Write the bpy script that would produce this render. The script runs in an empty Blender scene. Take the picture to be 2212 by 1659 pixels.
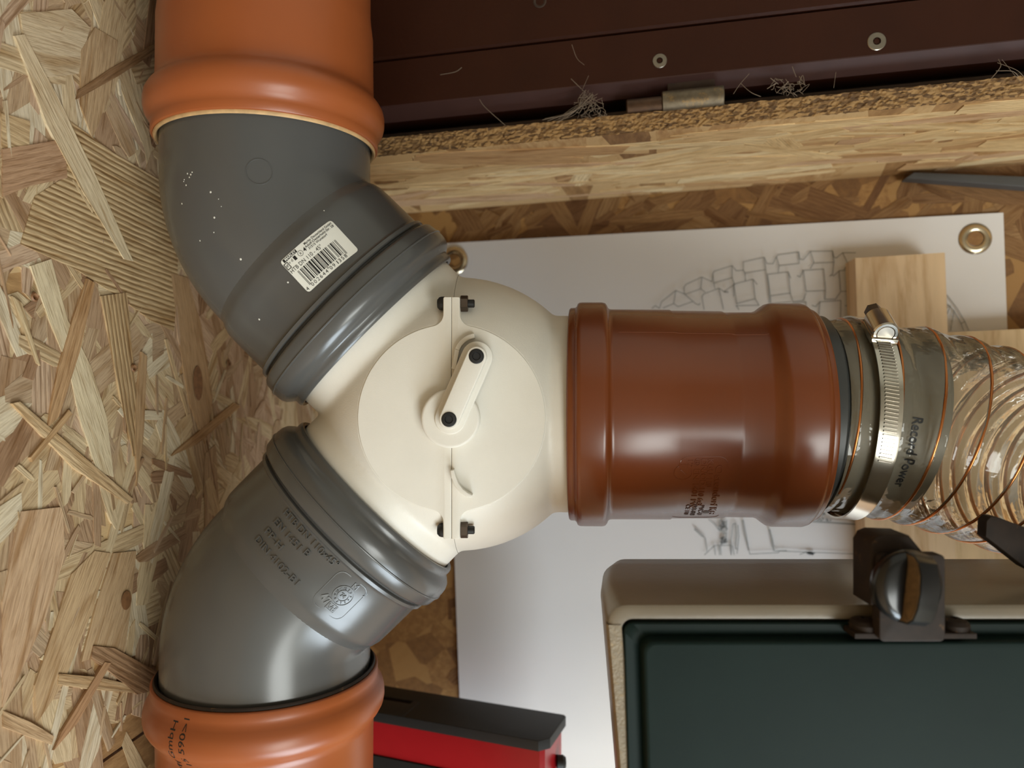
import bpy, bmesh, math, random
from mathutils import Vector, Matrix
from mathutils.bvhtree import BVHTree

# ------------------------------------------------------------------ frames
# The picture is a phone shot taken with the phone on its side: what is left in the
# frame is UP in the room (the OSB ceiling), what is right is DOWN.
# C frame: millimetres, x right / y up in the frame / d away from the camera.
# F frame: millimetres along the room: a = room X, k = towards the back wall, s = downwards
# Room: metres, Z up.
FPX, CX, CY = 1640.0, 1106.0, 829.5
ES = Vector((9250, 342, -1640)).normalized()          # down
EX = Vector((-342, 9250, 0)).normalized()             # room X
EY = Vector((0, 0, 0)) + (-ES).cross(EX) * -1
if EY.z < 0: EY = -EY                                 # towards the back wall
ZC = 2118.0                                           # camera height
CEIL = -282.0                                         # s of the ceiling
WALL = 620.0                                          # k of the back wall

def F(a, k, s): return Vector((a, k, ZC - s)) * 0.001
def C(x, y, d):
    p = Vector((x, y, d)); return F(p.dot(EX), p.dot(EY), p.dot(ES))
def CV(p): return C(p[0], p[1], p[2])
def cdir(v):                                          # direction, C frame -> room
    v = Vector(v); return Vector((v.dot(EX), v.dot(EY), -v.dot(ES)))
def ray(px, py): return Vector(((px - CX) / FPX, (CY - py) / FPX, 1.0))
def onk(px, py, k):                                   # where a pixel's sight line meets the plane k: (a, s)
    r = ray(px, py); p = r * (k / r.dot(EY)); return p.dot(EX), p.dot(ES)
def ons(px, py, s):                                   # ... the plane s: (a, k)
    r = ray(px, py); p = r * (s / r.dot(ES)); return p.dot(EX), p.dot(EY)
def ond(px, py, d): r = ray(px, py); return r.x * d, r.y * d

# ------------------------------------------------------------------ camera, light, exposure
sc = bpy.context.scene
col = sc.collection
cam = bpy.data.cameras.new('camera'); co = bpy.data.objects.new('camera', cam); col.objects.link(co)
cam.sensor_width = 36.0; cam.lens = 36.0 * FPX / 2212.0; cam.clip_start = 0.01
R = Matrix((cdir((1, 0, 0)), cdir((0, 1, 0)), cdir((0, 0, -1)))).transposed().to_4x4()
co.matrix_world = Matrix.Translation(C(0, 0, 0)) @ R
cam.dof.use_dof = True; cam.dof.focus_distance = 0.385; cam.dof.aperture_fstop = 7.6
sc.camera = co

w = bpy.data.worlds.new('sky'); sc.world = w; w.use_nodes = True
w.node_tree.nodes['Background'].inputs[0].default_value = (0.62, 0.78, 1.0, 1)
w.node_tree.nodes['Background'].inputs[1].default_value = 1.5

def area(name, loc, target, sx, sy, energy, color):
    l = bpy.data.lights.new(name, 'AREA'); l.shape = 'RECTANGLE'; l.size = sx; l.size_y = sy
    l.energy = energy; l.color = color
    o = bpy.data.objects.new(name, l); col.objects.link(o); o.location = loc
    o.rotation_euler = (Vector(target) - Vector(loc)).to_track_quat('-Z', 'Y').to_euler()
    return o
area('side_window_daylight', (-1.47, -0.20, 1.60), (0.0, -0.20, 1.60), 0.95, 0.75, 29, (0.80, 0.92, 1.0))
area('rear_window_daylight', (-1.00, -1.17, 0.98), (-1.00, 0.0, 0.98), 0.80, 1.05, 27, (0.98, 1.0, 0.93))
sc.view_settings.view_transform = 'Standard'; sc.view_settings.look = 'None'
sc.view_settings.gamma = 1.0; sc.view_settings.use_curve_mapping = False
sc.view_settings.exposure = 0.0
sc.cycles.max_bounces = 5; sc.cycles.diffuse_bounces = 3; sc.cycles.glossy_bounces = 3; sc.cycles.transparent_max_bounces = 10
sc.cycles.caustics_reflective = False; sc.cycles.caustics_refractive = False; sc.cycles.use_adaptive_sampling = True; sc.cycles.adaptive_threshold = 0.07

# ------------------------------------------------------------------ materials
def lin(c): return tuple(((v / 255) / 12.92 if v / 255 <= 0.04045 else (((v / 255) + 0.055) / 1.055) ** 2.4) for v in c)
def mat(name):
    m = bpy.data.materials.new(name); m.use_nodes = True
    nt = m.node_tree; b = nt.nodes['Principled BSDF']; return m, nt, b
def N(nt, t, **kw):
    n = nt.nodes.new(t)
    for k, v in kw.items():
        if k.startswith('_'): setattr(n, k[1:], v)
        else: n.inputs[k.replace('__', ' ')].default_value = v
    return n
def ramp(nt, src, stops):
    r = nt.nodes.new('ShaderNodeValToRGB'); e = r.color_ramp.elements
    while len(e) < len(stops): e.new(0.5)
    for i, (p, c) in enumerate(stops):
        e[i].position = p; e[i].color = (*c, 1) if len(c) == 3 else c
    nt.links.new(src, r.inputs[0]); return r
def plastic(name, rgb, rough, var=0.06, spec=0.5, nscale=60, bump=0.0, bscale=400, metal=0.0, coat=0.0, dust=None, dustamt=0.0, dscale=90):
    m, nt, b = mat(name)
    tc = nt.nodes.new('ShaderNodeTexCoord')
    n = N(nt, 'ShaderNodeTexNoise', Scale=nscale, Detail=4.0); nt.links.new(tc.outputs['Object'], n.inputs['Vector'])
    c = lin(rgb)
    r = ramp(nt, n.outputs[0], [(0.25, tuple(v * (1 - var) for v in c)), (0.75, tuple(min(1, v * (1 + var)) for v in c))])
    out = r.outputs[0]
    if dust:
        n2 = N(nt, 'ShaderNodeTexNoise', Scale=dscale, Detail=8.0, Roughness=0.7); nt.links.new(tc.outputs['Object'], n2.inputs['Vector'])
        r2 = ramp(nt, n2.outputs[0], [(0.62 - dustamt * 0.3, (0, 0, 0)), (0.80 - dustamt * 0.15, (1, 1, 1))])
        mx = nt.nodes.new('ShaderNodeMixRGB'); nt.links.new(r2.outputs[0], mx.inputs[0]); nt.links.new(out, mx.inputs[1]); mx.inputs[2].default_value = (*lin(dust), 1)
        out = mx.outputs[0]
    nt.links.new(out, b.inputs['Base Color'])
    b.inputs['Roughness'].default_value = rough; b.inputs['Metallic'].default_value = metal
    b.inputs['Specular IOR Level'].default_value = spec; b.inputs['Coat Weight'].default_value = coat
    if bump:
        n3 = N(nt, 'ShaderNodeTexNoise', Scale=bscale, Detail=3.0); nt.links.new(tc.outputs['Object'], n3.inputs['Vector'])
        bp = N(nt, 'ShaderNodeBump', Strength=bump, Distance=0.001); nt.links.new(n3.outputs[0], bp.inputs['Height']); nt.links.new(bp.outputs[0], b.inputs['Normal'])
    return m

def strand_mat(name, gain=1.0, rough=0.62, bump=0.5):
    m, nt, b = mat(name); L = nt.links.new
    at = N(nt, 'ShaderNodeAttribute', _attribute_name='tone')
    uv = nt.nodes.new('ShaderNodeUVMap')
    mp = N(nt, 'ShaderNodeMapping', Scale=(7, 130, 1)); L(uv.outputs[0], mp.inputs[0])
    n1 = N(nt, 'ShaderNodeTexNoise', Scale=1.0, Detail=6.0, Roughness=0.65, Distortion=0.4); L(mp.outputs[0], n1.inputs['Vector'])
    mp2 = N(nt, 'ShaderNodeMapping', Scale=(2.2, 14, 1)); L(uv.outputs[0], mp2.inputs[0])
    n2 = N(nt, 'ShaderNodeTexNoise', Scale=1.0, Detail=3.0, Distortion=0.8); L(mp2.outputs[0], n2.inputs['Vector'])
    wv = N(nt, 'ShaderNodeTexWave', Scale=10.5, Distortion=1.6, Detail=2.0); wv.inputs['Detail Scale'].default_value = 1.2
    wv.bands_direction = 'Y'
    mp3 = N(nt, 'ShaderNodeMapping', Scale=(0.35, 1, 1)); L(uv.outputs[0], mp3.inputs[0]); L(mp3.outputs[0], wv.inputs['Vector'])
    g1 = ramp(nt, n1.outputs[0], [(0.30, (0.56, 0.49, 0.41)), (0.53, (1, 1, 1)), (0.75, (1.12, 1.10, 1.05))])
    g2 = ramp(nt, n2.outputs[0], [(0.28, (0.70, 0.60, 0.48)), (0.50, (1, 1, 1)), (0.8, (1.06, 1.05, 1.02))])
    g3 = ramp(nt, wv.outputs[0], [(0.10, (0.46, 0.37, 0.27)), (0.42, (1, 1, 1))])
    def mul(a, bb, fac=1.0, facsock=None):
        x = nt.nodes.new('ShaderNodeMixRGB'); x.blend_type = 'MULTIPLY'; x.inputs[0].default_value = fac
        if facsock: L(facsock, x.inputs[0])
        L(a, x.inputs[1]); L(bb, x.inputs[2]); return x.outputs[0]
    c = mul(at.outputs['Color'], g1.outputs[0]); c = mul(c, g2.outputs[0]); c = mul(c, g3.outputs[0], facsock=at.outputs['Alpha'])
    L(c, b.inputs['Base Color']); b.inputs['Roughness'].default_value = rough; b.inputs['Specular IOR Level'].default_value = 0.25
    ad = nt.nodes.new('ShaderNodeMath'); ad.operation = 'MULTIPLY_ADD'; L(wv.outputs[0], ad.inputs[0]); L(at.outputs['Alpha'], ad.inputs[1]); L(n1.outputs[0], ad.inputs[2])
    bp = N(nt, 'ShaderNodeBump', Strength=bump, Distance=0.0006); L(ad.outputs[0], bp.inputs['Height']); L(bp.outputs[0], b.inputs['Normal'])
    return m

def osb_mat(name, dark, mid, light, stretch=(9, 2.2, 9), rot=(0, 0, 0.4)):
    m, nt, b = mat(name); L = nt.links.new
    tc = nt.nodes.new('ShaderNodeTexCoord')
    mp = N(nt, 'ShaderNodeMapping', Scale=stretch, Rotation=rot); L(tc.outputs['Object'], mp.inputs[0])
    v = N(nt, 'ShaderNodeTexVoronoi', Scale=5.0, Randomness=1.0); L(mp.outputs[0], v.inputs['Vector'])
    n = N(nt, 'ShaderNodeTexNoise', Scale=22.0, Detail=6.0, Roughness=0.7); L(mp.outputs[0], n.inputs['Vector'])
    bw = nt.nodes.new('ShaderNodeRGBToBW'); L(v.outputs['Color'], bw.inputs[0])
    ma = nt.nodes.new('ShaderNodeMath'); ma.operation = 'MULTIPLY_ADD'; L(n.outputs[0], ma.inputs[0]); ma.inputs[1].default_value = 0.8; L(bw.outputs[0], ma.inputs[2])
    r = ramp(nt, ma.outputs[0], [(0.45, lin(dark)), (0.85, lin(mid)), (1.0, lin(light))])
    L(r.outputs[0], b.inputs['Base Color']); b.inputs['Roughness'].default_value = 0.6
    bp = N(nt, 'ShaderNodeBump', Strength=0.6, Distance=0.001); L(ma.outputs[0], bp.inputs['Height']); L(bp.outputs[0], b.inputs['Normal'])
    return m

def wood_mat(name, light, dark, axis_scale, rough=0.55):
    m, nt, b = mat(name); L = nt.links.new
    tc = nt.nodes.new('ShaderNodeTexCoord')
    mp = N(nt, 'ShaderNodeMapping', Scale=axis_scale); L(tc.outputs['Object'], mp.inputs[0])
    n = N(nt, 'ShaderNodeTexNoise', Scale=1.0, Detail=5.0, Roughness=0.6, Distortion=0.3); L(mp.outputs[0], n.inputs['Vector'])
    r = ramp(nt, n.outputs[0], [(0.30, lin(dark)), (0.5, lin(light)), (0.72, tuple(min(1, v * 1.12) for v in lin(light)))])
    L(r.outputs[0], b.inputs['Base Color']); b.inputs['Roughness'].default_value = rough; b.inputs['Specular IOR Level'].default_value = 0.3
    return m

M = {}
M['strand'] = strand_mat('osb_strand')
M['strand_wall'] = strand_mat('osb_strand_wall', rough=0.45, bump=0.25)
M['strand_jamb'] = strand_mat('osb_strand_jamb', bump=0.35)
M['osb'] = osb_mat('osb_board', (120, 84, 48), (182, 142, 94), (206, 172, 124))
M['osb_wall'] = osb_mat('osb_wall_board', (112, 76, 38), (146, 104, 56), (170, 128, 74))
M['osb_room'] = osb_mat('osb_room_board', (150, 120, 84), (190, 160, 118), (210, 182, 140))
M['osb_edge'] = osb_mat('osb_cut_edge', (84, 58, 32), (132, 98, 58), (176, 138, 88), stretch=(170, 170, 50), rot=(0, 0, 0))
M['plaster'] = plastic('pale_wall_paint', (216, 214, 202), 0.8, 0.05, nscale=8)
M['floor'] = plastic('floor_screed', (140, 132, 122), 0.8, 0.15, nscale=12)
M['orange'] = plastic('orange_pipe_plastic', (152, 80, 40), 0.33, 0.05, nscale=20, dust=(210, 140, 100), dustamt=-0.25, dscale=300)
M['coupler'] = plastic('russet_glossy_plastic', (116, 58, 25), 0.27, 0.05, nscale=25, spec=0.6)
M['grey'] = plastic('grey_pipe_plastic', (82, 81, 79), 0.25, 0.05, nscale=18, dust=(170, 170, 168), dustamt=-0.35, dscale=500, spec=0.55)
M['grey_dark'] = plastic('grey_adapter_plastic', (62, 63, 62), 0.4)
M['cream_seal'] = plastic('cream_rubber_seal', (196, 158, 110), 0.6, 0.2, nscale=200)
M['black_seal'] = plastic('black_rubber_seal', (18, 17, 16), 0.6)
M['white'] = plastic('ivory_printed_plastic', (224, 218, 206), 0.42, 0.03, nscale=40, bump=0.08, bscale=1500)
M['black'] = plastic('black_steel', (14, 13, 13), 0.5, spec=0.5)
M['steel'] = plastic('zinc_steel', (168, 160, 148), 0.28, 0.15, metal=1.0, nscale=150)
M['stainless'] = plastic('bright_stainless', (206, 200, 188), 0.17, 0.08, metal=1.0, nscale=80)
M['nickel'] = plastic('nickel_eyelet', (196, 182, 156), 0.22, 0.06, metal=1.0)
M['brown_nut'] = plastic('oxidised_nut', (92, 80, 70), 0.4, 0.15, metal=0.8, nscale=300)
M['copper'] = plastic('coppered_wire', (196, 128, 78), 0.25, 0.08, metal=1.0)
M['label'] = plastic('label_paper', (222, 219, 208), 0.45, 0.02)
M['ink'] = plastic('black_ink', (16, 15, 15), 0.5)
M['brown_ink'] = plastic('brown_ink', (70, 30, 12), 0.5)
M['white_ink'] = plastic('white_ink', (225, 222, 212), 0.5)
M['pencil'] = plastic('grey_print', (142, 144, 142), 0.6)
M['poster'] = plastic('coated_poster', (230, 227, 226), 0.32, 0.02, nscale=10, spec=0.4)
M['door'] = plastic('oxblood_paint', (52, 24, 12), 0.45, 0.12, spec=0.22, nscale=30, bump=0.15, bscale=300, dust=(120, 84, 66), dustamt=-0.42, dscale=260)
M['door_edge'] = plastic('oxblood_edge_paint', (62, 36, 32), 0.5, 0.1)
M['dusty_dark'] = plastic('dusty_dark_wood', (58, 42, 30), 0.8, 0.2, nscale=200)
M['hinge'] = plastic('worn_hinge', (118, 106, 88), 0.42, 0.25, nscale=250, metal=0.75, dust=(170, 134, 82), dustamt=0.25, dscale=140)
M['hinge_pin'] = plastic('rusty_hinge_pin', (84, 62, 46), 0.35, 0.3, nscale=200, metal=0.6, dust=(150, 150, 150), dustamt=0.05, dscale=120)
M['block'] = wood_mat('pale_pine', (216, 186, 148), (188, 152, 110), (12, 260, 110))
M['block2'] = wood_mat('pale_pine_board', (210, 180, 138), (178, 142, 98), (10, 200, 90))
M['saw_cream'] = plastic('cream_enamel', (130, 119, 103), 0.33, 0.06, nscale=40, bump=0.08, bscale=250, dust=(186, 160, 118), dustamt=-0.2, dscale=300)
M['saw_lip'] = plastic('dusty_cream_enamel', (136, 122, 100), 0.6, 0.12, nscale=300, dust=(176, 148, 104), dustamt=0.2, dscale=400, bump=0.5, bscale=900)
M['saw_green'] = plastic('bottle_green_enamel', (19, 33, 30), 0.5, spec=0.12, var=0.1, nscale=30, dust=(80, 74, 60), dustamt=-0.30, dscale=140, bump=0.02, bscale=600)
M['rust'] = plastic('dusty_dark_steel', (40, 30, 23), 0.65, 0.3, nscale=150, spec=0.25, dust=(122, 88, 54), dustamt=0.05, dscale=160)
M['knob'] = plastic('black_knob_plastic', (24, 24, 24), 0.22, spec=0.5)
M['knob_dust'] = plastic('sawdust_coat', (104, 82, 54), 0.9, 0.3, nscale=400, dust=(46, 38, 30), dustamt=0.3, dscale=300)
M['red'] = plastic('red_plastic', (170, 28, 33), 0.32, 0.04)
M['box_black'] = plastic('satin_black_plastic', (34, 33, 31), 0.55, 0.05)
M['bar'] = plastic('dark_grey_steel', (72, 72, 72), 0.5, 0.1)
M['knot'] = plastic('knot_wood', (128, 88, 54), 0.6, 0.3, nscale=300)
M['web'] = plastic('dusty_silk', (128, 112, 96), 0.9)
M['frame_white'] = plastic('white_window_paint', (225, 225, 220), 0.4)
def clear_mat():
    m, nt, b = mat('clear_hose_film'); L = nt.links.new
    out = nt.nodes['Material Output']; nt.nodes.remove(b)
    tr = N(nt, 'ShaderNodeBsdfTransparent'); tr.inputs[0].default_value = (0.93, 0.90, 0.84, 1)
    gl = N(nt, 'ShaderNodeBsdfGlossy', Roughness=0.07); gl.inputs[0].default_value = (1, 1, 1, 1)
    df = N(nt, 'ShaderNodeBsdfDiffuse'); df.inputs[0].default_value = (*lin((226, 212, 184)), 1)
    fr = N(nt, 'ShaderNodeFresnel', IOR=1.45)
    tc = nt.nodes.new('ShaderNodeTexCoord'); n = N(nt, 'ShaderNodeTexNoise', Scale=70.0, Detail=2.0, Distortion=1.5); L(tc.outputs['Object'], n.inputs['Vector'])
    bp = N(nt, 'ShaderNodeBump', Strength=0.35, Distance=0.002); L(n.outputs[0], bp.inputs['Height']); L(bp.outputs[0], gl.inputs['Normal']); L(bp.outputs[0], fr.inputs['Normal'])
    m1 = N(nt, 'ShaderNodeMixShader', Fac=0.17); L(tr.outputs[0], m1.inputs[1]); L(df.outputs[0], m1.inputs[2])
    m2 = nt.nodes.new('ShaderNodeMixShader'); L(fr.outputs[0], m2.inputs[0]); L(m1.outputs[0], m2.inputs[1]); L(gl.outputs[0], m2.inputs[2])
    L(m2.outputs[0], out.inputs[0]); return m
M['clear'] = clear_mat()

# ------------------------------------------------------------------ mesh helpers
def rootloc(p):
    while p.parent is not None: p = p.parent
    return p.location.copy()
def thing(name, label, cat, loc, group=None):
    o = bpy.data.objects.new(name, None); o.empty_display_size = 0.02; col.objects.link(o); o.location = loc
    tag(o, label, cat, group); return o
def tag(o, label=None, cat=None, group=None, kind=None):
    if label: o['label'] = label
    if cat: o['category'] = cat
    if group: o['group'] = group
    if kind: o['kind'] = kind
    return o
class MB:
    """collects geometry in room metres, build() links it as one mesh object"""
    def __init__(s): s.v = []; s.f = []
    def add(s, vs, fs):
        b = len(s.v); s.v += [Vector(p) for p in vs]; s.f += [tuple(i + b for i in f) for f in fs]; return s
    def build(s, name, m, parent=None, smooth=35, label=None, kind=None):
        me = bpy.data.meshes.new(name)
        if parent is not None: o0 = rootloc(parent)
        else:
            n = max(1, len(s.v)); o0 = sum(s.v, Vector()) / n
        me.from_pydata([tuple(p - o0) for p in s.v], [], s.f); me.validate()
        bm = bmesh.new(); bm.from_mesh(me); bmesh.ops.recalc_face_normals(bm, faces=bm.faces); bm.to_mesh(me); bm.free()
        if smooth:
            me.polygons.foreach_set('use_smooth', [True] * len(me.polygons)); me.set_sharp_from_angle(angle=math.radians(smooth))
        me.materials.append(M[m]); me.update()
        o = bpy.data.objects.new(name, me); col.objects.link(o)
        if parent is not None: o.parent = parent
        else: o.location = o0
        tag(o, label=label, kind=kind); return o
    def grid(s, rows, closed=True, capa=False, capb=False):
        n = len(rows[0]); vs = [p for r in rows for p in r]; fs = []
        for i in range(len(rows) - 1):
            for j in range(n if closed else n - 1):
                k = (j + 1) % n; fs.append((i * n + j, i * n + k, (i + 1) * n + k, (i + 1) * n + j))
        if capa: fs.append(tuple(range(n))[::-1])
        if capb: fs.append(tuple((len(rows) - 1) * n + j for j in range(n)))
        return s.add(vs, fs)
    def lathe(s, prof, o, ax, seg=96, capa=False, capb=False, conv=CV, ref=None):
        o = Vector(o); ax = Vector(ax).normalized(); u, v = basis(ax, ref)
        rows = [[conv(o + ax * t + (u * math.cos(2 * math.pi * j / seg) + v * math.sin(2 * math.pi * j / seg)) * r) for j in range(seg)] for t, r in prof]
        return s.grid(rows, True, capa, capb)
    def tube(s, pts, r, seg=8, conv=CV, cap=True):
        pts = [Vector(p) for p in pts]; rows = []; u = None
        for i, p in enumerate(pts):
            t = (pts[min(i + 1, len(pts) - 1)] - pts[max(i - 1, 0)])
            if t.length < 1e-9: t = Vector((1, 0, 0))
            t.normalize()
            if u is None: u, v = basis(t)
            else:
                u = (u - t * u.dot(t)).normalized(); v = t.cross(u)
            rr = r[i] if isinstance(r, (list, tuple)) else r
            rows.append([conv(p + (u * math.cos(2 * math.pi * j / seg) + v * math.sin(2 * math.pi * j / seg)) * rr) for j in range(seg)])
        return s.grid(rows, True, cap, cap)
    def prism(s, poly, z0, z1, conv, bev=0.0):
        """poly: 2D counter-clockwise outline; conv(x, y, z) -> room"""
        n = len(poly); rows = [[conv(x, y, z0) for x, y in poly]]
        if bev:
            sg = 1 if z1 > z0 else -1
            for k in range(4):
                q = (math.pi / 2) * k / 3
                rows.append([conv(x, y, z1 - sg * bev * (1 - math.sin(q))) for x, y in inset(poly, bev * (1 - math.cos(q)))])
        else: rows.append([conv(x, y, z1) for x, y in poly])
        return s.grid(rows, True, True, True)
    def box(s, lo, hi, conv, bev=0.0):
        p = [(lo[0], lo[1]), (hi[0], lo[1]), (hi[0], hi[1]), (lo[0], hi[1])]
        return s.prism(p, lo[2], hi[2], conv, bev)
def basis(ax, ref=None):
    r = Vector(ref) if ref else (Vector((0, 0, -1)) if abs(ax.z) < 0.9 else Vector((0, 1, 0)))
    u = (r - ax * r.dot(ax)).normalized(); return u, ax.cross(u)
def inset(poly, d):
    n = len(poly); out = []
    A = sum(poly[i][0] * poly[(i + 1) % n][1] - poly[(i + 1) % n][0] * poly[i][1] for i in range(n))
    sg = 1 if A > 0 else -1
    for i in range(n):
        p0, p1, p2 = Vector(poly[i - 1]), Vector(poly[i]), Vector(poly[(i + 1) % n])
        e1 = (p1 - p0); e2 = (p2 - p1)
        if e1.length < 1e-9 or e2.length < 1e-9: out.append(tuple(p1)); continue
        n1 = Vector((-e1.y, e1.x)).normalized() * sg; n2 = Vector((-e2.y, e2.x)).normalized() * sg
        b = n1 + n2; L = b.length_squared
        b = b * (2 / L) if L > 0.2 else n1
        out.append(tuple(p1 + b * d))
    return out
def roundrect(x0, y0, x1, y1, r, k=5):
    out = []
    for cx, cy, a0 in ((x1 - r, y0 + r, -90), (x1 - r, y1 - r, 0), (x0 + r, y1 - r, 90), (x0 + r, y0 + r, 180)):
        for i in range(k + 1):
            a = math.radians(a0 + 90 * i / k); out.append((cx + r * math.cos(a), cy + r * math.sin(a)))
    return out
def circle(cx, cy, r, n=48): return [(cx + r * math.cos(2 * math.pi * i / n), cy + r * math.sin(2 * math.pi * i / n)) for i in range(n)]
def capsule(p, q, r, k=14, r2=None):
    p, q = Vector(p), Vector(q); r2 = r if r2 is None else r2
    a = math.atan2((q - p).y, (q - p).x); out = []
    for i in range(k + 1): t = a - math.pi / 2 + math.pi * i / k; out.append((q.x + r2 * math.cos(t), q.y + r2 * math.sin(t)))
    for i in range(k + 1): t = a + math.pi / 2 + math.pi * i / k; out.append((p.x + r * math.cos(t), p.y + r * math.sin(t)))
    return out
def spline(pts, n):
    pts = [Vector(p) for p in pts]; P = [pts[0] * 2 - pts[1]] + pts + [pts[-1] * 2 - pts[-2]]; out = []
    for i in range(1, len(P) - 2):
        for k in range(n):
            t = k / n; a, b, c, d = P[i - 1], P[i], P[i + 1], P[i + 2]
            out.append(0.5 * ((2 * b) + (c - a) * t + (2 * a - 5 * b + 4 * c - d) * t * t + (3 * b - a - 3 * c + d) * t ** 3))
    out.append(pts[-1]); return out
_tc = {}
def text2d(s, size=1.0, bold=0.0):
    """outline text as a flat triangle mesh: (verts2d, faces, width)"""
    key = (s, bold)
    if key not in _tc:
        cu = bpy.data.curves.new('txt', 'FONT'); cu.body = s; cu.size = 1.0; cu.offset = bold; cu.resolution_u = 3
        o = bpy.data.objects.new('txt', cu); col.objects.link(o)
        dg = bpy.context.evaluated_depsgraph_get(); me = bpy.data.meshes.new_from_object(o.evaluated_get(dg))
        vs = [(v.co.x, v.co.y) for v in me.vertices]; fs = [tuple(p.vertices) for p in me.polygons]
        bpy.data.objects.remove(o); bpy.data.curves.remove(cu); bpy.data.meshes.remove(me)
        _tc[key] = (vs, fs, max([v[0] for v in vs] or [0]))
    vs, fs, wd = _tc[key]
    return [(x * size, y * size) for x, y in vs], fs, wd * size
def raised(mb, vs, fs, mapf, h):
    """flat outline -> raised lettering of height h on a surface; mapf(x, y, h) -> room"""
    top = [mapf(x, y, h) for x, y in vs]; bot = [mapf(x, y, -0.3) for x, y in vs]; n = len(vs)
    cnt = {}
    for f in fs:
        for i in range(len(f)):
            a, b = f[i], f[(i + 1) % len(f)]; cnt[(a, b)] = cnt.get((a, b), 0) + 1
    side = [(b, a, a + n, b + n) for (a, b) in cnt if (b, a) not in cnt]
    mb.add(top + bot, list(fs) + side)
def bvh_of(mb_rows_obj):
    me = mb_rows_obj.data; l = rootloc(mb_rows_obj) if mb_rows_obj.parent else mb_rows_obj.location
    return BVHTree.FromPolygons([v.co + l for v in me.vertices], [tuple(p.vertices) for p in me.polygons])
CAM = C(0, 0, 0)
def hit(bvh, px, py):
    r = ray(px, py); d = cdir(r).normalized(); return bvh.ray_cast(CAM, d)

# ------------------------------------------------------------------ the room (mostly behind and around the camera)
def fbox(mb, a0, k0, s0, a1, k1, s1, bev=0): return mb.box((a0, k0, s0), (a1, k1, s1), F, bev)
def struct(o, label=None): o['kind'] = 'structure'; o['label'] = label or o.name.replace('_', ' '); return o
struct(fbox(MB(), -1500, -1200, 2118, 1300, 620, 2178).build('floor', 'floor', smooth=0), 'grey screed floor of the shed, below the picture')
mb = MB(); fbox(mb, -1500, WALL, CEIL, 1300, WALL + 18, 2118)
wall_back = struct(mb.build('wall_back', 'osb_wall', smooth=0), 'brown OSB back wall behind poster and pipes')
struct(fbox(MB(), 1300, -1200, CEIL, 1360, WALL, 2118).build('wall_right', 'plaster', smooth=0), 'pale side wall above the picture')
mb = MB()                                             # side wall with the window opening: k -675..275, height 1.225..1.975 m
fbox(mb, -1560, -1200, CEIL, -1500, -675, 2118); fbox(mb, -1560, 275, CEIL, -1500, WALL, 2118)
fbox(mb, -1560, -675, CEIL, -1500, 275, 143); fbox(mb, -1560, -675, 893, -1500, 275, 2118)
struct(mb.build('wall_left', 'plaster', smooth=0), 'pale side wall with a window, below the picture')
mb = MB()                                             # wall behind the photographer, window X -1.4..-0.6, height 0.455..1.505 m
fbox(mb, -1500, -1260, CEIL, -1400, -1200, 2118); fbox(mb, -600, -1260, CEIL, 1300, -1200, 2118)
fbox(mb, -1400, -1260, CEIL, -600, -1200, 613); fbox(mb, -1400, -1260, 1663, -600, -1200, 2118)
struct(mb.build('wall_front', 'plaster', smooth=0), 'pale wall with a window behind the photographer')
wf = MB()
for a in (-675, 235): fbox(wf, -1550, a, 143, -1510, a + 40, 893)
for s in (143, 500, 853): fbox(wf, -1550, -635, s, -1510, 235, s + 40)
struct(wf.build('window_1', 'frame_white', smooth=0), 'white window frame in the side wall')
wf = MB()
for a in (-1400, -1020, -640): fbox(wf, a, -1250, 613, a + 40, -1210, 1663)
for s in (613, 1623): fbox(wf, -1360, -1250, s, -640, -1210, s + 40)
struct(wf.build('window_2', 'frame_white', smooth=0), 'white window frame behind the photographer')

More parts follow.
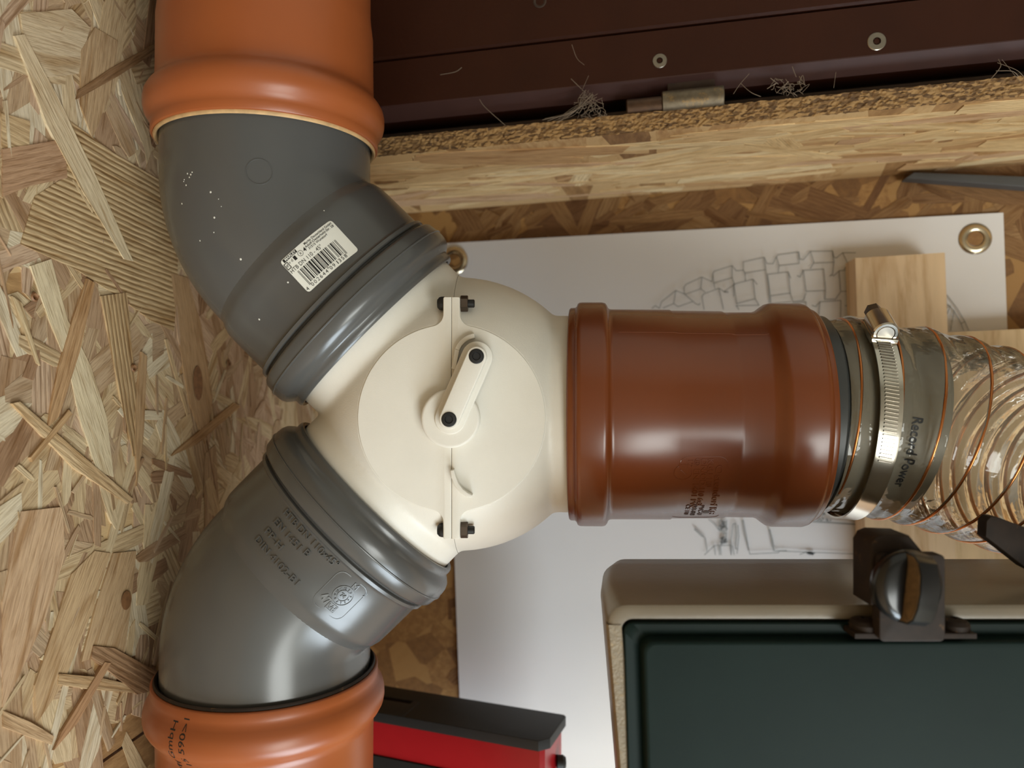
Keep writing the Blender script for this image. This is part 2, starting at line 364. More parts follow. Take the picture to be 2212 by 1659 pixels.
# ------------------------------------------------------------------ OSB strands
rng = random.Random(7)
PAL = [((214, 186, 140), 6), ((204, 172, 124), 6), ((192, 158, 116), 5), ((178, 140, 100), 3), ((218, 198, 162), 4), ((160, 120, 82), 1.5), ((200, 164, 128), 3), ((184, 152, 114), 2)]
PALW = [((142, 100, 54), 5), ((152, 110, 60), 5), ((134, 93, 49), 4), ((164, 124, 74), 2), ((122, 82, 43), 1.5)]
PALJ = [((238, 206, 148), 6), ((228, 192, 134), 6), ((242, 216, 164), 4), ((208, 164, 108), 1.5), ((218, 178, 134), 2)]
def pick(pal): return rng.choices([p[0] for p in pal], [p[1] for p in pal])[0]
class StrandSet:
    def __init__(s, place, m, parent): s.place = place; s.m = m; s.parent = parent; s.items = []
    def strand(s, x, y, ang, L, W, h, tone, rib=0.0, poly=None):
        """outline in local (len, wid) mm; place(x, y, h) -> room"""
        if poly is None:
            n = 5; top = []; bot = []
            tp0, tp1 = rng.uniform(0.35, 1), rng.uniform(0.35, 1)
            for i in range(n + 1):
                u = i / n; e = min(1, tp0 + u * 4) * min(1, tp1 + (1 - u) * 4)
                jx = rng.uniform(-.06, .06) * L if i in (0, n) else 0
                top.append((-L / 2 + u * L + jx, W / 2 * e + rng.uniform(-.05, .05) * W))
                jx = rng.uniform(-.06, .06) * L if i in (0, n) else 0
                bot.append((-L / 2 + u * L + jx, -W / 2 * e + rng.uniform(-.05, .05) * W))
            loc = bot + top[::-1]
        else: loc = poly
        ca, sa = math.cos(ang), math.sin(ang)
        world = [(x + u * ca - v * sa, y + u * sa + v * ca) for u, v in loc]
        tilt = rng.uniform(-.25, .25); tl = rng.uniform(-.2, .2)
        h = h * .75; hs = [h + tilt * (v / max(W, 1)) * 0.6 + tl * (u / max(L, 1)) for u, v in loc]
        s.items.append((L * W, world, loc, hs, tone, rib, rng.uniform(0, 50), rng.uniform(0, 50)))
    def px(s, pts, dirpx, h, tone, inv, rib=0.0):
        """a strand traced on the board: outline points and grain direction through inv(px, py) -> (x, y)"""
        P = [Vector(inv(*p)) for p in pts]; c = sum(P, Vector((0, 0))) / len(P)
        d = Vector(inv(*dirpx[1])) - Vector(inv(*dirpx[0])); a = math.atan2(d.y, d.x); ca, sa = math.cos(-a), math.sin(-a)
        loc = [((p - c).x * ca - (p - c).y * sa, (p - c).x * sa + (p - c).y * ca) for p in P]
        L = max(p[0] for p in loc) - min(p[0] for p in loc); W = max(p[1] for p in loc) - min(p[1] for p in loc)
        s.strand(c.x, c.y, a, L, W, h, tone, rib, loc); s.items[-1] = (L * W * 10,) + s.items[-1][1:]
    def mesh(s, items, name, o0):
        vs, fs, tones, uvs = [], [], [], []
        for (_, world, loc, hs, tone, rib, ou, ov) in items:
            b = len(vs); n = len(world); lt = lin(tone); g_ = sum(lt) / 3 * 1.08; t = (*[min(1, c * .84 + g_ * .16) for c in lt], rib)
            vs += [s.place(p[0], p[1], hh) - o0 for p, hh in zip(world, hs)] + [s.place(p[0], p[1], 0.0) - o0 for p in world]
            fs.append(tuple(range(b, b + n)))
            for i in range(n): fs.append((b + i, b + n + i, b + n + (i + 1) % n, b + (i + 1) % n))
            tones += [t] * (2 * n); uv = [(u / 100 + ou, v / 100 + ov) for u, v in loc]; uvs += uv + [(u, v + 0.01) for u, v in uv]
        me = bpy.data.meshes.new(name); me.from_pydata([tuple(v) for v in vs], [], fs)
        at = me.attributes.new('tone', 'FLOAT_COLOR', 'POINT'); at.data.foreach_set('color', [c for t in tones for c in t])
        ul = me.uv_layers.new(name='UVMap'); lv = [0] * len(me.loops); me.loops.foreach_get('vertex_index', lv)
        ul.data.foreach_set('uv', [c for i in lv for c in uvs[i]])
        bm = bmesh.new(); bm.from_mesh(me); bmesh.ops.recalc_face_normals(bm, faces=bm.faces); bm.to_mesh(me); bm.free()
        me.materials.append(M[s.m]); me.update(); return me
    def build(s, limit):
        s.items.sort(key=lambda i: -i[0]); o0 = rootloc(s.parent)
        for it in s.items[:limit]:
            o = bpy.data.objects.new('wood_strand', s.mesh([it], 'wood_strand', o0)); col.objects.link(o); o.parent = s.parent
        if s.items[limit:]:
            o = bpy.data.objects.new('fine_strands', s.mesh(s.items[limit:], 'fine_strands', o0)); col.objects.link(o); o.parent = s.parent; o['kind'] = 'stuff'

# ceiling: two boards with a butt joint (the dark line at the lower left)
j0 = ons(205, 1656, CEIL); j1 = ons(318, 1578, CEIL); ja = (j0[0] + j1[0]) / 2
ceiling = bpy.data.objects.new('ceiling', None); col.objects.link(ceiling); ceiling.location = F(0, 300, CEIL); struct(ceiling, 'raw OSB ceiling of pale strands left of the pipes')
p1 = fbox(MB(), ja + 0.9, -1200, CEIL - 18, 1300, WALL, CEIL).build('osb_panel', 'osb', ceiling, smooth=0)
p2 = fbox(MB(), -1500, -1200, CEIL - 18, ja - 0.9, WALL, CEIL).build('osb_panel', 'osb', ceiling, smooth=0)
place_c = lambda x, y, h: F(x, y, CEIL + h)
inv_c = lambda px, py: ons(px, py, CEIL)
S1 = StrandSet(place_c, 'strand', p1); S2 = StrandSet(place_c, 'strand', p2)
def scatter(S, n, a0, a1, k0, k1, big, h0, h1, pal, base_ang, spread, keep=lambda a, k: True):
    for i in range(n):
        L = rng.uniform(26, 110) * big; W = rng.uniform(4, 20) * big ** 0.6 * (0.5 + L / 110)
        a = rng.uniform(a0, a1); k = rng.uniform(k0, k1)
        if not keep(a, k): continue
        ang = base_ang + (rng.gauss(0, spread) if rng.random() < 0.8 else rng.uniform(-1.57, 1.57))
        S.strand(a, k, ang, L, W, h0 + (h1 - h0) * (i / n), pick(pal), rng.choice([0, 0, 0.1, 0.25, 0.55]))
vis = lambda a, k: k < 440 or -170 < a < 190
scatter(S1, 300, ja + 30, 330, 262, 610, 1.4, 0.2, 0.9, PAL, 0.0, 0.45, lambda a, k: vis(a, k))
scatter(S1, 260, ja + 20, 320, 262, 600, 0.85, 0.6, 1.4, PAL, 0.1, 0.55, lambda a, k: vis(a, k))
scatter(S1, 130, ja + 14, 300, 262, 560, 0.42, 1.1, 1.7, PAL, 0.1, 0.9, lambda a, k: vis(a, k))
def slivers(S, n, a0, a1, k0, k1):
    for i in range(n):
        a = rng.uniform(a0, a1); k = rng.uniform(k0, k1)
        if not vis(a, k): continue
        L = rng.uniform(7, 34); S.strand(a, k, rng.gauss(.1, .75), L, rng.uniform(.5, 2.6), rng.uniform(.9, 2.0), pick(PAL), rng.choice([0, .2]))
slivers(S1, 230, ja + 12, 300, 262, 560)
scatter(S2, 60, -330, ja - 28, 262, 450, 0.8, 0.3, 1.2, PAL, 0.5, 0.6)
# strands one can pick out on the board
H = S1
H.px([(130, 250), (240, 330), (345, 392), (378, 470), (380, 600), (372, 716), (320, 690), (250, 640), (165, 585), (40, 527), (70, 425), (140, 380)], ((60, 440), (345, 560)), 1.75, (206, 172, 120), inv_c, 0.9)
H.px([(25, 78), (45, 75), (120, 215), (200, 380), (282, 565), (262, 560), (170, 410), (95, 270)], ((30, 80), (270, 560)), 2.5, (222, 196, 152), inv_c, 0.15)
H.px([(0, 322), (70, 312), (135, 300), (140, 385), (60, 402), (0, 425)], ((0, 370), (140, 340)), 2.0, (190, 146, 104), inv_c, 0.2)
H.px([(60, 575), (105, 560), (140, 690), (190, 790), (225, 900), (240, 1030), (205, 1020), (165, 900), (145, 800), (100, 690)], ((80, 570), (225, 1020)), 2.1, (222, 198, 154), inv_c, 0.05)
H.px([(182, 602), (198, 612), (165, 760), (120, 900), (95, 925), (120, 790), (150, 690)], ((190, 605), (105, 915)), 2.6, (196, 150, 96), inv_c, 0.3)
H.px([(212, 640), (268, 632), (282, 780), (300, 960), (284, 986), (255, 860), (232, 740)], ((240, 640), (290, 980)), 2.3, (200, 164, 112), inv_c, 0.75)
H.px([(18, 872), (35, 868), (160, 975), (282, 1078), (270, 1088), (150, 1010)], ((20, 870), (275, 1083)), 2.7, (216, 180, 128), inv_c, 0.35)
H.px([(140, 885), (148, 895), (62, 998), (58, 988)], ((145, 890), (60, 992)), 3.0, (204, 162, 108), inv_c, 0.3)
H.px([(20, 640), (40, 655), (80, 790), (72, 785)], ((25, 645), (78, 788)), 2.4, (214, 184, 134), inv_c, 0.5)
H.px([(365, 590), (400, 600), (430, 700), (455, 860), (440, 960), (405, 870), (380, 720)], ((380, 595), (440, 950)), 1.95, (186, 146, 98), inv_c, 0.0)
H.px([(300, 760), (312, 770), (305, 930), (290, 1050), (285, 900)], ((306, 765), (292, 1040)), 2.5, (190, 150, 100), inv_c, 0.2)
H.px([(500, 870), (515, 878), (420, 960), (365, 985), (372, 975)], ((510, 872), (368, 982)), 2.4, (190, 146, 92), inv_c, 0.25)
H.px([(40, 1105), (130, 1095), (135, 1200), (95, 1330), (40, 1450), (0, 1530), (0, 1300)], ((110, 1100), (10, 1500)), 1.9, (208, 168, 124), inv_c, 0.12)
H.px([(150, 1240), (200, 1190), (235, 1195), (190, 1330), (130, 1480), (75, 1560), (70, 1480)], ((215, 1195), (80, 1550)), 1.8, (200, 162, 112), inv_c, 0.1)
H.px([(240, 1195), (290, 1190), (280, 1290), (265, 1410), (200, 1420), (170, 1430), (205, 1300)], ((265, 1195), (200, 1425)), 1.9, (196, 158, 110), inv_c, 0.1)
H.px([(120, 1455), (200, 1462), (310, 1485), (305, 1498), (180, 1488), (118, 1478)], ((120, 1465), (310, 1490)), 2.4, (206, 168, 116), inv_c, 0.5)
H.px([(195, 1395), (240, 1400), (330, 1450), (330, 1490), (290, 1500), (230, 1450), (190, 1420)], ((195, 1400), (330, 1480)), 2.7, (166, 124, 82), inv_c, 0.5)
H.px([(218, 1430), (232, 1432), (160, 1560), (108, 1620), (125, 1580)], ((228, 1432), (112, 1615)), 3.0, (182, 134, 86), inv_c, 0.2)
H.px([(0, 1535), (60, 1560), (110, 1590), (105, 1608), (40, 1585), (0, 1570)], ((0, 1545), (110, 1600)), 2.4, (204, 166, 118), inv_c, 0.2)
H.px([(170, 110), (200, 60), (250, 90), (235, 200), (195, 300), (170, 230)], ((215, 70), (190, 290)), 1.9, (196, 160, 112), inv_c, 0.15)
H.px([(40, 30), (150, 20), (190, 60), (165, 160), (90, 170), (50, 110)], ((40, 60), (180, 100)), 1.7, (214, 188, 146), inv_c, 0.05)
H.px([(330, 95), (338, 108), (250, 165), (160, 215), (165, 195), (230, 150)], ((335, 100), (165, 205)), 2.4, (156, 116, 72), inv_c, 0.3)
H.px([(0, 245), (60, 262), (58, 330), (0, 320)], ((0, 270), (60, 300)), 1.6, (210, 176, 124), inv_c, 0.3)
S1.build(230); S2.build(25)
# knot rings and nail holes on the ceiling board
kn = MB()
for (px, py, ra, rk, m) in ((421, 828, 11, 5, 'k'), (265, 1297, 5, 4, 'k')):
    a, k = inv_c(px, py); kn.add([F(a + ra * math.cos(t), k + rk * math.sin(t), CEIL + 2.25) for t in [i * 2 * math.pi / 20 for i in range(20)]] + [F(a + ra * .8 * math.cos(t), k + rk * .8 * math.sin(t), CEIL + 2.32) for t in [i * 2 * math.pi / 20 for i in range(20)]],
        [(i, (i + 1) % 20, 20 + (i + 1) % 20, 20 + i) for i in range(20)] + [tuple(range(20, 40))])
kn.build('knot', 'knot', p1, label='dark oval knot in a strand')
for (px, py) in ((66, 642), (281, 795), (488, 785)):
    a, k = inv_c(px, py); mb = MB()
    mb.lathe([(2.2, 2.3), (2.9, 1.7), (2.4, 1.0), (1.2, .8)], (a, k, CEIL), (0, 0, 1), 14, capb=True, conv=lambda p: F(p[0], p[1], p[2]))
    mb.build('nail_hole', 'knot', p1, label='splintered nail hole')

# back wall strands (only where the wall shows), and the jamb board
place_w = lambda x, y, h: F(x, WALL - h, y)
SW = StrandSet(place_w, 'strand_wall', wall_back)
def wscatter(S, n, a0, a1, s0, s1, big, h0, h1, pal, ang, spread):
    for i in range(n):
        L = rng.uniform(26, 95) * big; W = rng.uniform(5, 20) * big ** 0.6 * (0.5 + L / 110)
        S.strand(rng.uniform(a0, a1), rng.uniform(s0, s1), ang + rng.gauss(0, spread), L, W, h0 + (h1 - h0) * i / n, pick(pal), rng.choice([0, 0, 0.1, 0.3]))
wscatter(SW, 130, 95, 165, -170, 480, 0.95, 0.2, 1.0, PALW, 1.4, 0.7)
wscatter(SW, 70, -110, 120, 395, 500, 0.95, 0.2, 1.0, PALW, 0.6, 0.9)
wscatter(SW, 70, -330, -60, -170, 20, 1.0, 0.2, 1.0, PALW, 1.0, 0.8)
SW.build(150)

JF = 463.0                                            # front of the jamb board
jamb = bpy.data.objects.new('trim_1', None); col.objects.link(jamb); jamb.location = F(150, 540, 0); struct(jamb, 'pale OSB jamb board along the brown door')
fbox(MB(), 148, JF, CEIL + 1, 159.5, WALL - 0.5, 2117).build('board', 'osb', jamb, smooth=0)
# rough cut front edge, with real relief
e = MB(); rows = []
na = 9
for i in range(420):
    s = -215 + i * 1.6
    row = []
    for j in range(na + 1):
        a = 148 + 11.5 * j / na; dep = rng.uniform(0, 1.3) * (1 if 0 < j < na else 0.3) + 0.5 * math.sin(s * 0.21 + j * 1.3) ** 2
        row.append(F(a + (rng.uniform(-.35, .35) if j in (0, na) else 0), JF - 0.1 - dep, s))
    rows.append(row)
e.grid(rows, False).build('cut_edge', 'osb_edge', jamb, smooth=0, label='rough cut edge of the board')
SJ = StrandSet(lambda x, y, h: F(148 - h, x, y), 'strand_jamb', jamb)
for i in range(230):
    L = rng.uniform(30, 150); W = rng.uniform(3, 20)
    SJ.strand(rng.uniform(470, 612), rng.uniform(-180, 500), math.pi / 2 + (rng.gauss(0, 0.20) if rng.random() < .8 else rng.gauss(0, .8)), L, W, 0.15 + 0.9 * i / 230, pick(PALJ), rng.choice([0, 0, .1, .3]))
SJ.items = [i for i in SJ.items if all(JF + 1 < p[0] < WALL - 2 for p in i[1])]
SJ.build(120)

# ------------------------------------------------------------------ brown door with hinge
DF = 469.0
door = bpy.data.objects.new('door_1', None); col.objects.link(door); door.location = F(300, 485, 900); struct(door, 'dark oxblood painted door above the OSB jamb')
S0, S1_ = -205, 2100
prof_rail = [(181.5, DF), (210.5, DF), (210.5, DF + 28), (174.5, DF + 28), (174.5, DF + 9)]
mb = MB(); mb.grid([[F(a, k, s) for a, k in prof_rail] for s in (S0, S1_)], True, True, True); mb.build('stile', 'door', door, smooth=0)
mb = MB(); mb.grid([[F(a, k, s) for a, k in [(181.5, DF - .15), (182.2, DF - .1), (174.3, DF + 9.6), (174.3, DF + 8.6)]] for s in (S0, S1_)], True, True, True); mb.build('bevel_strip', 'door_edge', door, smooth=0)
for i in range(5):
    a0 = 212.2 + i * 96; mb = MB()
    mb.grid([[F(a, k, s) for a, k in [(a0 + 1.2, DF - 1), (a0 + 93.5, DF - 1), (a0 + 94.7, DF + .5), (a0 + 94.7, DF + 26), (a0, DF + 26), (a0, DF + .5)]] for s in (S0, S1_)], True, True, True)
    mb.build('board', 'door', door, smooth=0)
fbox(MB(), 205, DF + 10, S0, 692, DF + 30, S1_).build('backing', 'dusty_dark', door, smooth=0)
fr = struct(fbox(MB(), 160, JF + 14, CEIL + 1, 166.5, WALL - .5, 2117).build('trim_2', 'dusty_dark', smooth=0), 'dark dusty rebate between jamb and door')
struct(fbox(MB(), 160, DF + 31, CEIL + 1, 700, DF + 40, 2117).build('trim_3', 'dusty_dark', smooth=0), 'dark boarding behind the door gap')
def csk_screw(px, py, m, rad, lab):
    a, s = onk(px, py, DF - 1); mb = MB(); cv = lambda p: F(p[0], p[1], p[2]); ax = (0, -1, 0)
    mb.lathe([(-3, 1.2), (-.4, rad * .96), (.25, rad), (.55, rad * .93), (.62, rad * .42)], (a, DF, s), ax, 28, conv=cv)
    n = 24; sr = [(a + (rad * .42 if k % 4 < 2 else rad * .30) * math.cos(2 * math.pi * k / n), s + (rad * .42 if k % 4 < 2 else rad * .30) * math.sin(2 * math.pi * k / n)) for k in range(n)]
    o = mb.build('screw', m, door, label=lab)
    mb = MB(); mb.grid([[F(x, DF - .62, y) for x, y in sr], [F(x, DF + 1.2, y) for x, y in sr]], True, False, True); mb.build('screw_recess', 'hinge_pin', o)
csk_screw(1425, 130, 'steel', 4.4, 'pale countersunk star-drive screw')
csk_screw(1895, 88, 'steel', 5.2, 'large zinc countersunk star-drive screw')
a, s = onk(1166, 3, DF - 1); mb = MB()
mb.lathe([(.2, 4.2), (.5, 3.6), (.1, 2.6), (-4, 2.4)], (a, DF - 1, s), (0, -1, 0), 20, capb=True, conv=lambda p: F(p[0], p[1], p[2])); mb.build('screw_hole', 'dusty_dark', door, label='empty dark screw hole')
hk = JF - 2.0
h0 = onk(1430, 214, hk); h1 = onk(1565, 208, hk); hp = onk(1352, 219, hk)
ha = (h0[0] + h1[0]) / 2; cv = lambda p: F(p[0], p[1], p[2])
hinge = MB(); Lb = h1[1] - h0[1]
hinge.lathe([(0, 0), (0, 6.4), (.5, 7.0), (Lb - .5, 7.0), (Lb, 6.4), (Lb, 0)], (ha, hk + 5, h0[1]), (0, 0, 1), 28, conv=cv)
hinge = hinge.build('hinge', 'hinge', door, label='worn steel hinge barrel')
mb = MB(); Lp = h0[1] - hp[1] + 2
mb.lathe([(0, 0), (0, 4.4), (.8, 5.2), (Lp, 5.2)], (ha - .8, hk + 5, hp[1]), (0, 0, 1), 24, conv=cv); mb.build('hinge_pin', 'hinge_pin', hinge)
fbox(MB(), ha, hk + 11, h0[1] + 4, 200, hk + 13, h1[1] - 4).build('hinge_leaf', 'dusty_dark', hinge, smooth=0)

# ------------------------------------------------------------------ pipes
PX, PD, VX, VY, VD, VS = -134.0, 418.0, -29.5, -16.6, 432.0, 1.02
ORANGE = [(60, 55.4), (30, 55.6), (5, 56.4), (.6, 56.6), (0, 57.2), (0, 58.6), (.7, 59.2), (4.5, 59.2), (6.5, 59.5), (8.5, 60.6), (11, 62.1), (14, 62.8), (17.5, 62.9), (20.5, 62.3), (23, 60.9), (25, 59.0), (27, 57.6), (30, 57.0), (36, 56.8), (62, 56.6), (70, 55.6), (75, 55.2), (260, 55.0)]
def orange_pipe(y, sg, label, base):
    t = thing('drain_pipe', label, 'pipe', CV((PX, y + sg * 200, PD)), 'orange drain pipes')
    body = MB().lathe(ORANGE, (PX, y, PD), (0, sg, 0), 128).build('pipe_body', 'orange', t, smooth=50)
    MB().lathe([(6, 55.2), (1.0, 55.6), (-1.4, 56.2), (-1.8, 57.2), (-.8, 57.9), (.4, 57.6)], (PX, y, PD), (0, sg, 0), 128).build('seal_ring', base, t, smooth=60, label='cream sealing ring' if base == 'cream_seal' else 'brown sealing ring')
    return t, body
up_pipe, up_body = orange_pipe(130.5, 1, 'orange plastic drain pipe at the top with a cream seal', 'cream_seal')
lo_pipe, lo_body = orange_pipe(-156, -1, 'orange plastic drain pipe at the bottom with black print', 'rust')

SOCK = [(76, 55.4), (65.1, 55.6), (64.5, 56.4), (64.6, 57.4), (65.6, 58.2), (67.2, 58.4), (68.6, 58.3), (69.6, 58.9), (70.8, 60.6), (72.4, 62.4), (74.8, 63.5), (77.4, 63.8), (79.4, 63.7), (79.7, 64.2), (80.2, 64.2), (80.5, 63.6), (85.6, 62.9), (86.8, 62.0), (87.5, 60.2), (88, 58.9), (88.8, 58.6), (89.2, 60.0), (89.6, 60.4), (91.2, 60.3), (91.7, 59.4), (93, 58.5), (112, 58.1), (118.5, 57.8), (122, 56.8), (125, 55.2), (129, 54.6)]
def elbow(sg, label):
    """45 degree elbow; sg +1 upper, -1 lower"""
    o = Vector((VX, VY, VD)); I = Vector((PX, VY + sg * (VX - PX), PD)); b = (I - o).normalized()   # from the valve outwards
    t = thing('pipe_elbow', label, 'elbow', CV(I), 'grey 45 degree pipe elbows')
    upv = Vector((0, sg, 0)); ph = math.acos(upv.dot(b)); Rb = 56.0; tl = Rb * math.tan(ph / 2)
    A = I + upv * tl; Bp = I - b * tl; cen = I + (upv - b).normalized() * (Rb / math.cos(ph / 2))
    n1 = (A - cen).normalized(); n2 = (Bp - cen).normalized(); wv = n1.cross(n2).normalized()
    st = [(I + upv * 75, n1), (I + upv * (tl + 12), n1)]
    for i in range(17):
        n = (n1 * math.sin(ph * (1 - i / 16)) + n2 * math.sin(ph * i / 16)) / math.sin(ph); st.append((cen + n * Rb, n))
    st += [(Bp - b * 6, n2), (Bp - b * 12, n2)]
    rows = [[CV(p + (n * math.cos(2 * math.pi * j / 112) + wv * math.sin(2 * math.pi * j / 112)) * 55) for j in range(112)] for p, n in st]
    bend = MB().grid(rows).build('bend', 'grey', t, smooth=60)
    sock = MB().lathe(SOCK, o, b, 128).build('socket', 'grey', t, smooth=40)
    MB().lathe([(70, 54.9), (65.8, 55.0), (65.2, 55.6), (66.4, 56.2)], o, b, 96).build('lip_seal', 'black_seal', t)
    return t, bend, sock, b, o
e_up, bend_up, sock_up, b_up, _o = elbow(1, 'grey plastic pipe elbow with the white barcode label, upper one')
e_lo, bend_lo, sock_lo, b_lo, _o2 = elbow(-1, 'grey plastic pipe elbow with raised lettering, lower one')

# ---- surface lettering
def parallel_map(bvh, px, py, dirpx, lift=0.0):
    """tangent frame where the pixel's sight line meets the surface; lettering is laid square onto it"""
    p, n, _, _ = hit(bvh, px, py)
    if n.dot(p - CAM) > 0: n = -n
    t = cdir((dirpx[0], -dirpx[1], 0)); t = (t - n * t.dot(n)).normalized(); up = n.cross(t)
    def f(x, y, h):
        s = p + t * (x * .001) + up * (y * .001) + n * .03
        q, m, _, _ = bvh.ray_cast(s, -n, .06)
        if q is None: q, m = p + t * (x * .001) + up * (y * .001), n
        if m.dot(n) < 0: m = -m
        return q + m * (h * .001)
    return f
def axis_map(bvh, o, ax, px, py, read, up):
    """lettering wrapped round an axis: read/up are rough C-frame directions"""
    o = CV(o); ax = cdir(ax).normalized(); p, n, _, _ = hit(bvh, px, py)
    t0 = (p - o).dot(ax); rad = p - o - ax * t0; r = rad.length; e1 = rad.normalized(); e2 = ax.cross(e1)
    rd, ud = cdir(read), cdir(up); circ = abs(rd.dot(e2)) > abs(rd.dot(ax))
    sr = 1 if rd.dot(e2 if circ else ax) > 0 else -1; su = 1 if ud.dot(ax if circ else e2) > 0 else -1
    def f(x, y, h):
        if circ: th = sr * x * .001 / r; t = t0 + su * y * .001
        else: t = t0 + sr * x * .001; th = su * y * .001 / r
        d = e1 * math.cos(th) + e2 * math.sin(th); base = o + ax * t
        q, m, _, _ = bvh.ray_cast(base + d * .12, -d, .12)
        if q is None: return base + d * (r + h * .001)
        return q + d * (h * .001)
    return f
bv = bvh_of(bend_up)
# label on the upper elbow
comb = MB()
for ob in (bend_up, sock_up):
    l = rootloc(ob); comb.add([v.co + l for v in ob.data.vertices], [tuple(p.vertices) for p in ob.data.polygons])
bvu = BVHTree.FromPolygons(comb.v, comb.f)
ang = math.atan2(-475, 518)
fm = parallel_map(bvu, 690, 551, (518, -475))
U = 0.0455                                              # mm per drawing unit
LW, LH = 703, 437
def lm(u, v, h): return fm((u - LW / 2) * U, (LH / 2 - v) * U, h)
poly = roundrect(0, 0, LW, LH, 34, 6)
st_ = MB(); nx, ny = 26, 16; vs = []; fs = []
def sq(u, v):                                           # square grid pulled into the rounded corners
    r = 34; cu = min(max(u, r), LW - r); cvv = min(max(v, r), LH - r); du, dv = u - cu, v - cvv
    d = math.hypot(du, dv)
    if d > r: return cu + du / d * r, cvv + dv / d * r
    return u, v
xs = [0, 8, 18, 34] + [34 + (LW - 68) * i / 22 for i in range(1, 22)] + [LW - 34, LW - 18, LW - 8, LW]
ys = [0, 8, 18, 34] + [34 + (LH - 68) * i / 12 for i in range(1, 12)] + [LH - 34, LH - 18, LH - 8, LH]
st_.grid([[lm(*sq(x, y), 0.22) for x in xs] for y in ys], False)
sticker = st_.build('label_sticker', 'label', e_up, label='white barcode sticker')
def lrect(mb, u0, v0, u1, v1, h, n=1, nu=1):
    mb.grid([[lm(u0 + (u1 - u0) * i / nu, v0 + (v1 - v0) * j / n, h) for i in range(nu + 1)] for j in range(n + 1)], False)
def ltext(mb, s, u, v, size, width=None, h=0.32, bold=0.0, rot=0):
    vs, fs, wd = text2d(s, 1.0, bold); sx = size if width is None else width / wd
    mb.add([lm(u + x * sx, v - y * size, h) for x, y in vs], fs)
ink = MB()
lrect(ink, 28, 6, 205, 44, 0.30, 1, 8)
ltext(ink, 'Marley Deutschland GmbH', 306, 42, 36, 372, bold=.012)
ltext(ink, 'Adolf-Oesterheld-Str. 28', 296, 76, 36, 384, bold=.012)
ltext(ink, '31515 Wunstorf', 312, 110, 36, 250, bold=.012)
ltext(ink, 'HTB DN 110 - 45°', 8, 178, 62, 425)
ltext(ink, 'v d', 60, 88, 44); ltext(ink, '4', 262, 96, 60, bold=.03)
lrect(ink, 128, 54, 160, 100, .3, 2, 2)
def ring(mb, cu, cv_, r0, r1, h, n=28):
    mb.grid([[lm(cu + r * math.cos(2 * math.pi * i / n), cv_ + r * math.sin(2 * math.pi * i / n), h) for i in range(n)] for r in (r0, r1)], True)
ring(ink, 218, 78, 27, 31, .3); ltext(ink, 'R', 208, 92, 36)
mbx = [(8, 54), (52, 54), (52, 122), (8, 122)]
for i in range(4):
    (x0, y0), (x1, y1) = mbx[i], mbx[(i + 1) % 4]; lrect(ink, min(x0, x1) - 4, min(y0, y1) - 4, max(x0, x1) + 4, max(y0, y1) + 4, .3, 3, 2)
ltext(ink, 'HT', 16, 102, 40, 28, bold=.03)
Lc = ['0001101', '0011001', '0010011', '0111101', '0100011', '0110001', '0101111', '0111011', '0110111', '0001011']
def ean(code):
    par = 'LLLLLL LLGLGG LLGGLG LLGGGL LGLLGG LGGLLG LGGGLL LGLGLG LGLGGL LGGLGL'.split()[int(code[0])]; out = '101'
    for ch, p in zip(code[1:7], par):
        c = Lc[int(ch)]; out += c if p == 'L' else ''.join('1' if q == '0' else '0' for q in c)[::-1]
    out += '01010'
    for ch in code[7:]: out += ''.join('1' if q == '0' else '0' for q in Lc[int(ch)])
    return out + '101'
bits = ean('4002644091358'); x0b, wb = 66, 520 / 95
i = 0
while i < 95:
    if bits[i] == '1':
        j = i
        while j < 95 and bits[j] == '1': j += 1
        long = i < 3 or i > 91 or 45 <= i < 50
        lrect(ink, x0b + i * wb, 196, x0b + j * wb, 388 if long else 366, .3, 8, 1); i = j
    else: i += 1
for k, ch in enumerate('4002644091358'):
    u = 8 if k == 0 else (78 + (k - 1) * 40 if k < 7 else 336 + (k - 7) * 40); ltext(ink, ch, u, 418, 58, 28)
ink.build('label_print', 'ink', sticker, smooth=0, label='black label print and bars')
wi = MB(); ltext(wi, 'MARLEY', 50, 38, 42, 148, h=.4, bold=.02); wi.build('label_print', 'white_ink', sticker, smooth=0, label='white lettering in the black box')
# witness mark circle on the upper elbow
fc = parallel_map(bv, 560, 371, (1, 0)); mb = MB()
mb.grid([[fc(r * math.cos(2 * math.pi * i / 48), r * math.sin(2 * math.pi * i / 48), h) for i in range(48)] for r, h in ((6.4, -.05), (6.3, .22), (5.9, .22), (5.8, -.05))], True); mb.build('moulded_ring', 'grey', bend_up)

sp = MB(); r3 = random.Random(3)
for px, py in [(398, 388), (405, 375), (415, 372), (402, 400), (393, 440), (472, 430), (478, 446), (463, 470), (462, 502), (700, 455), (520, 560), (432, 520), (455, 415), (409, 383), (412, 377), (397, 392), (622, 610), (560, 690)]:
    p, n, _, _ = hit(bvu, px, py)
    if p is None: continue
    if n.dot(p - CAM) > 0: n = -n
    t = n.orthogonal().normalized(); b_ = n.cross(t); r = r3.uniform(.00025, .0006)
    sp.add([p + n * .00025] + [p + n * .00002 + (t * math.cos(q) + b_ * math.sin(q)) * r for q in [i * math.pi / 3 for i in range(6)]], [(0, 1 + i, 1 + (i + 1) % 6) for i in range(6)])
sp.build('dust_specks', 'label', bend_up, kind='stuff', label='scattered white dust specks')
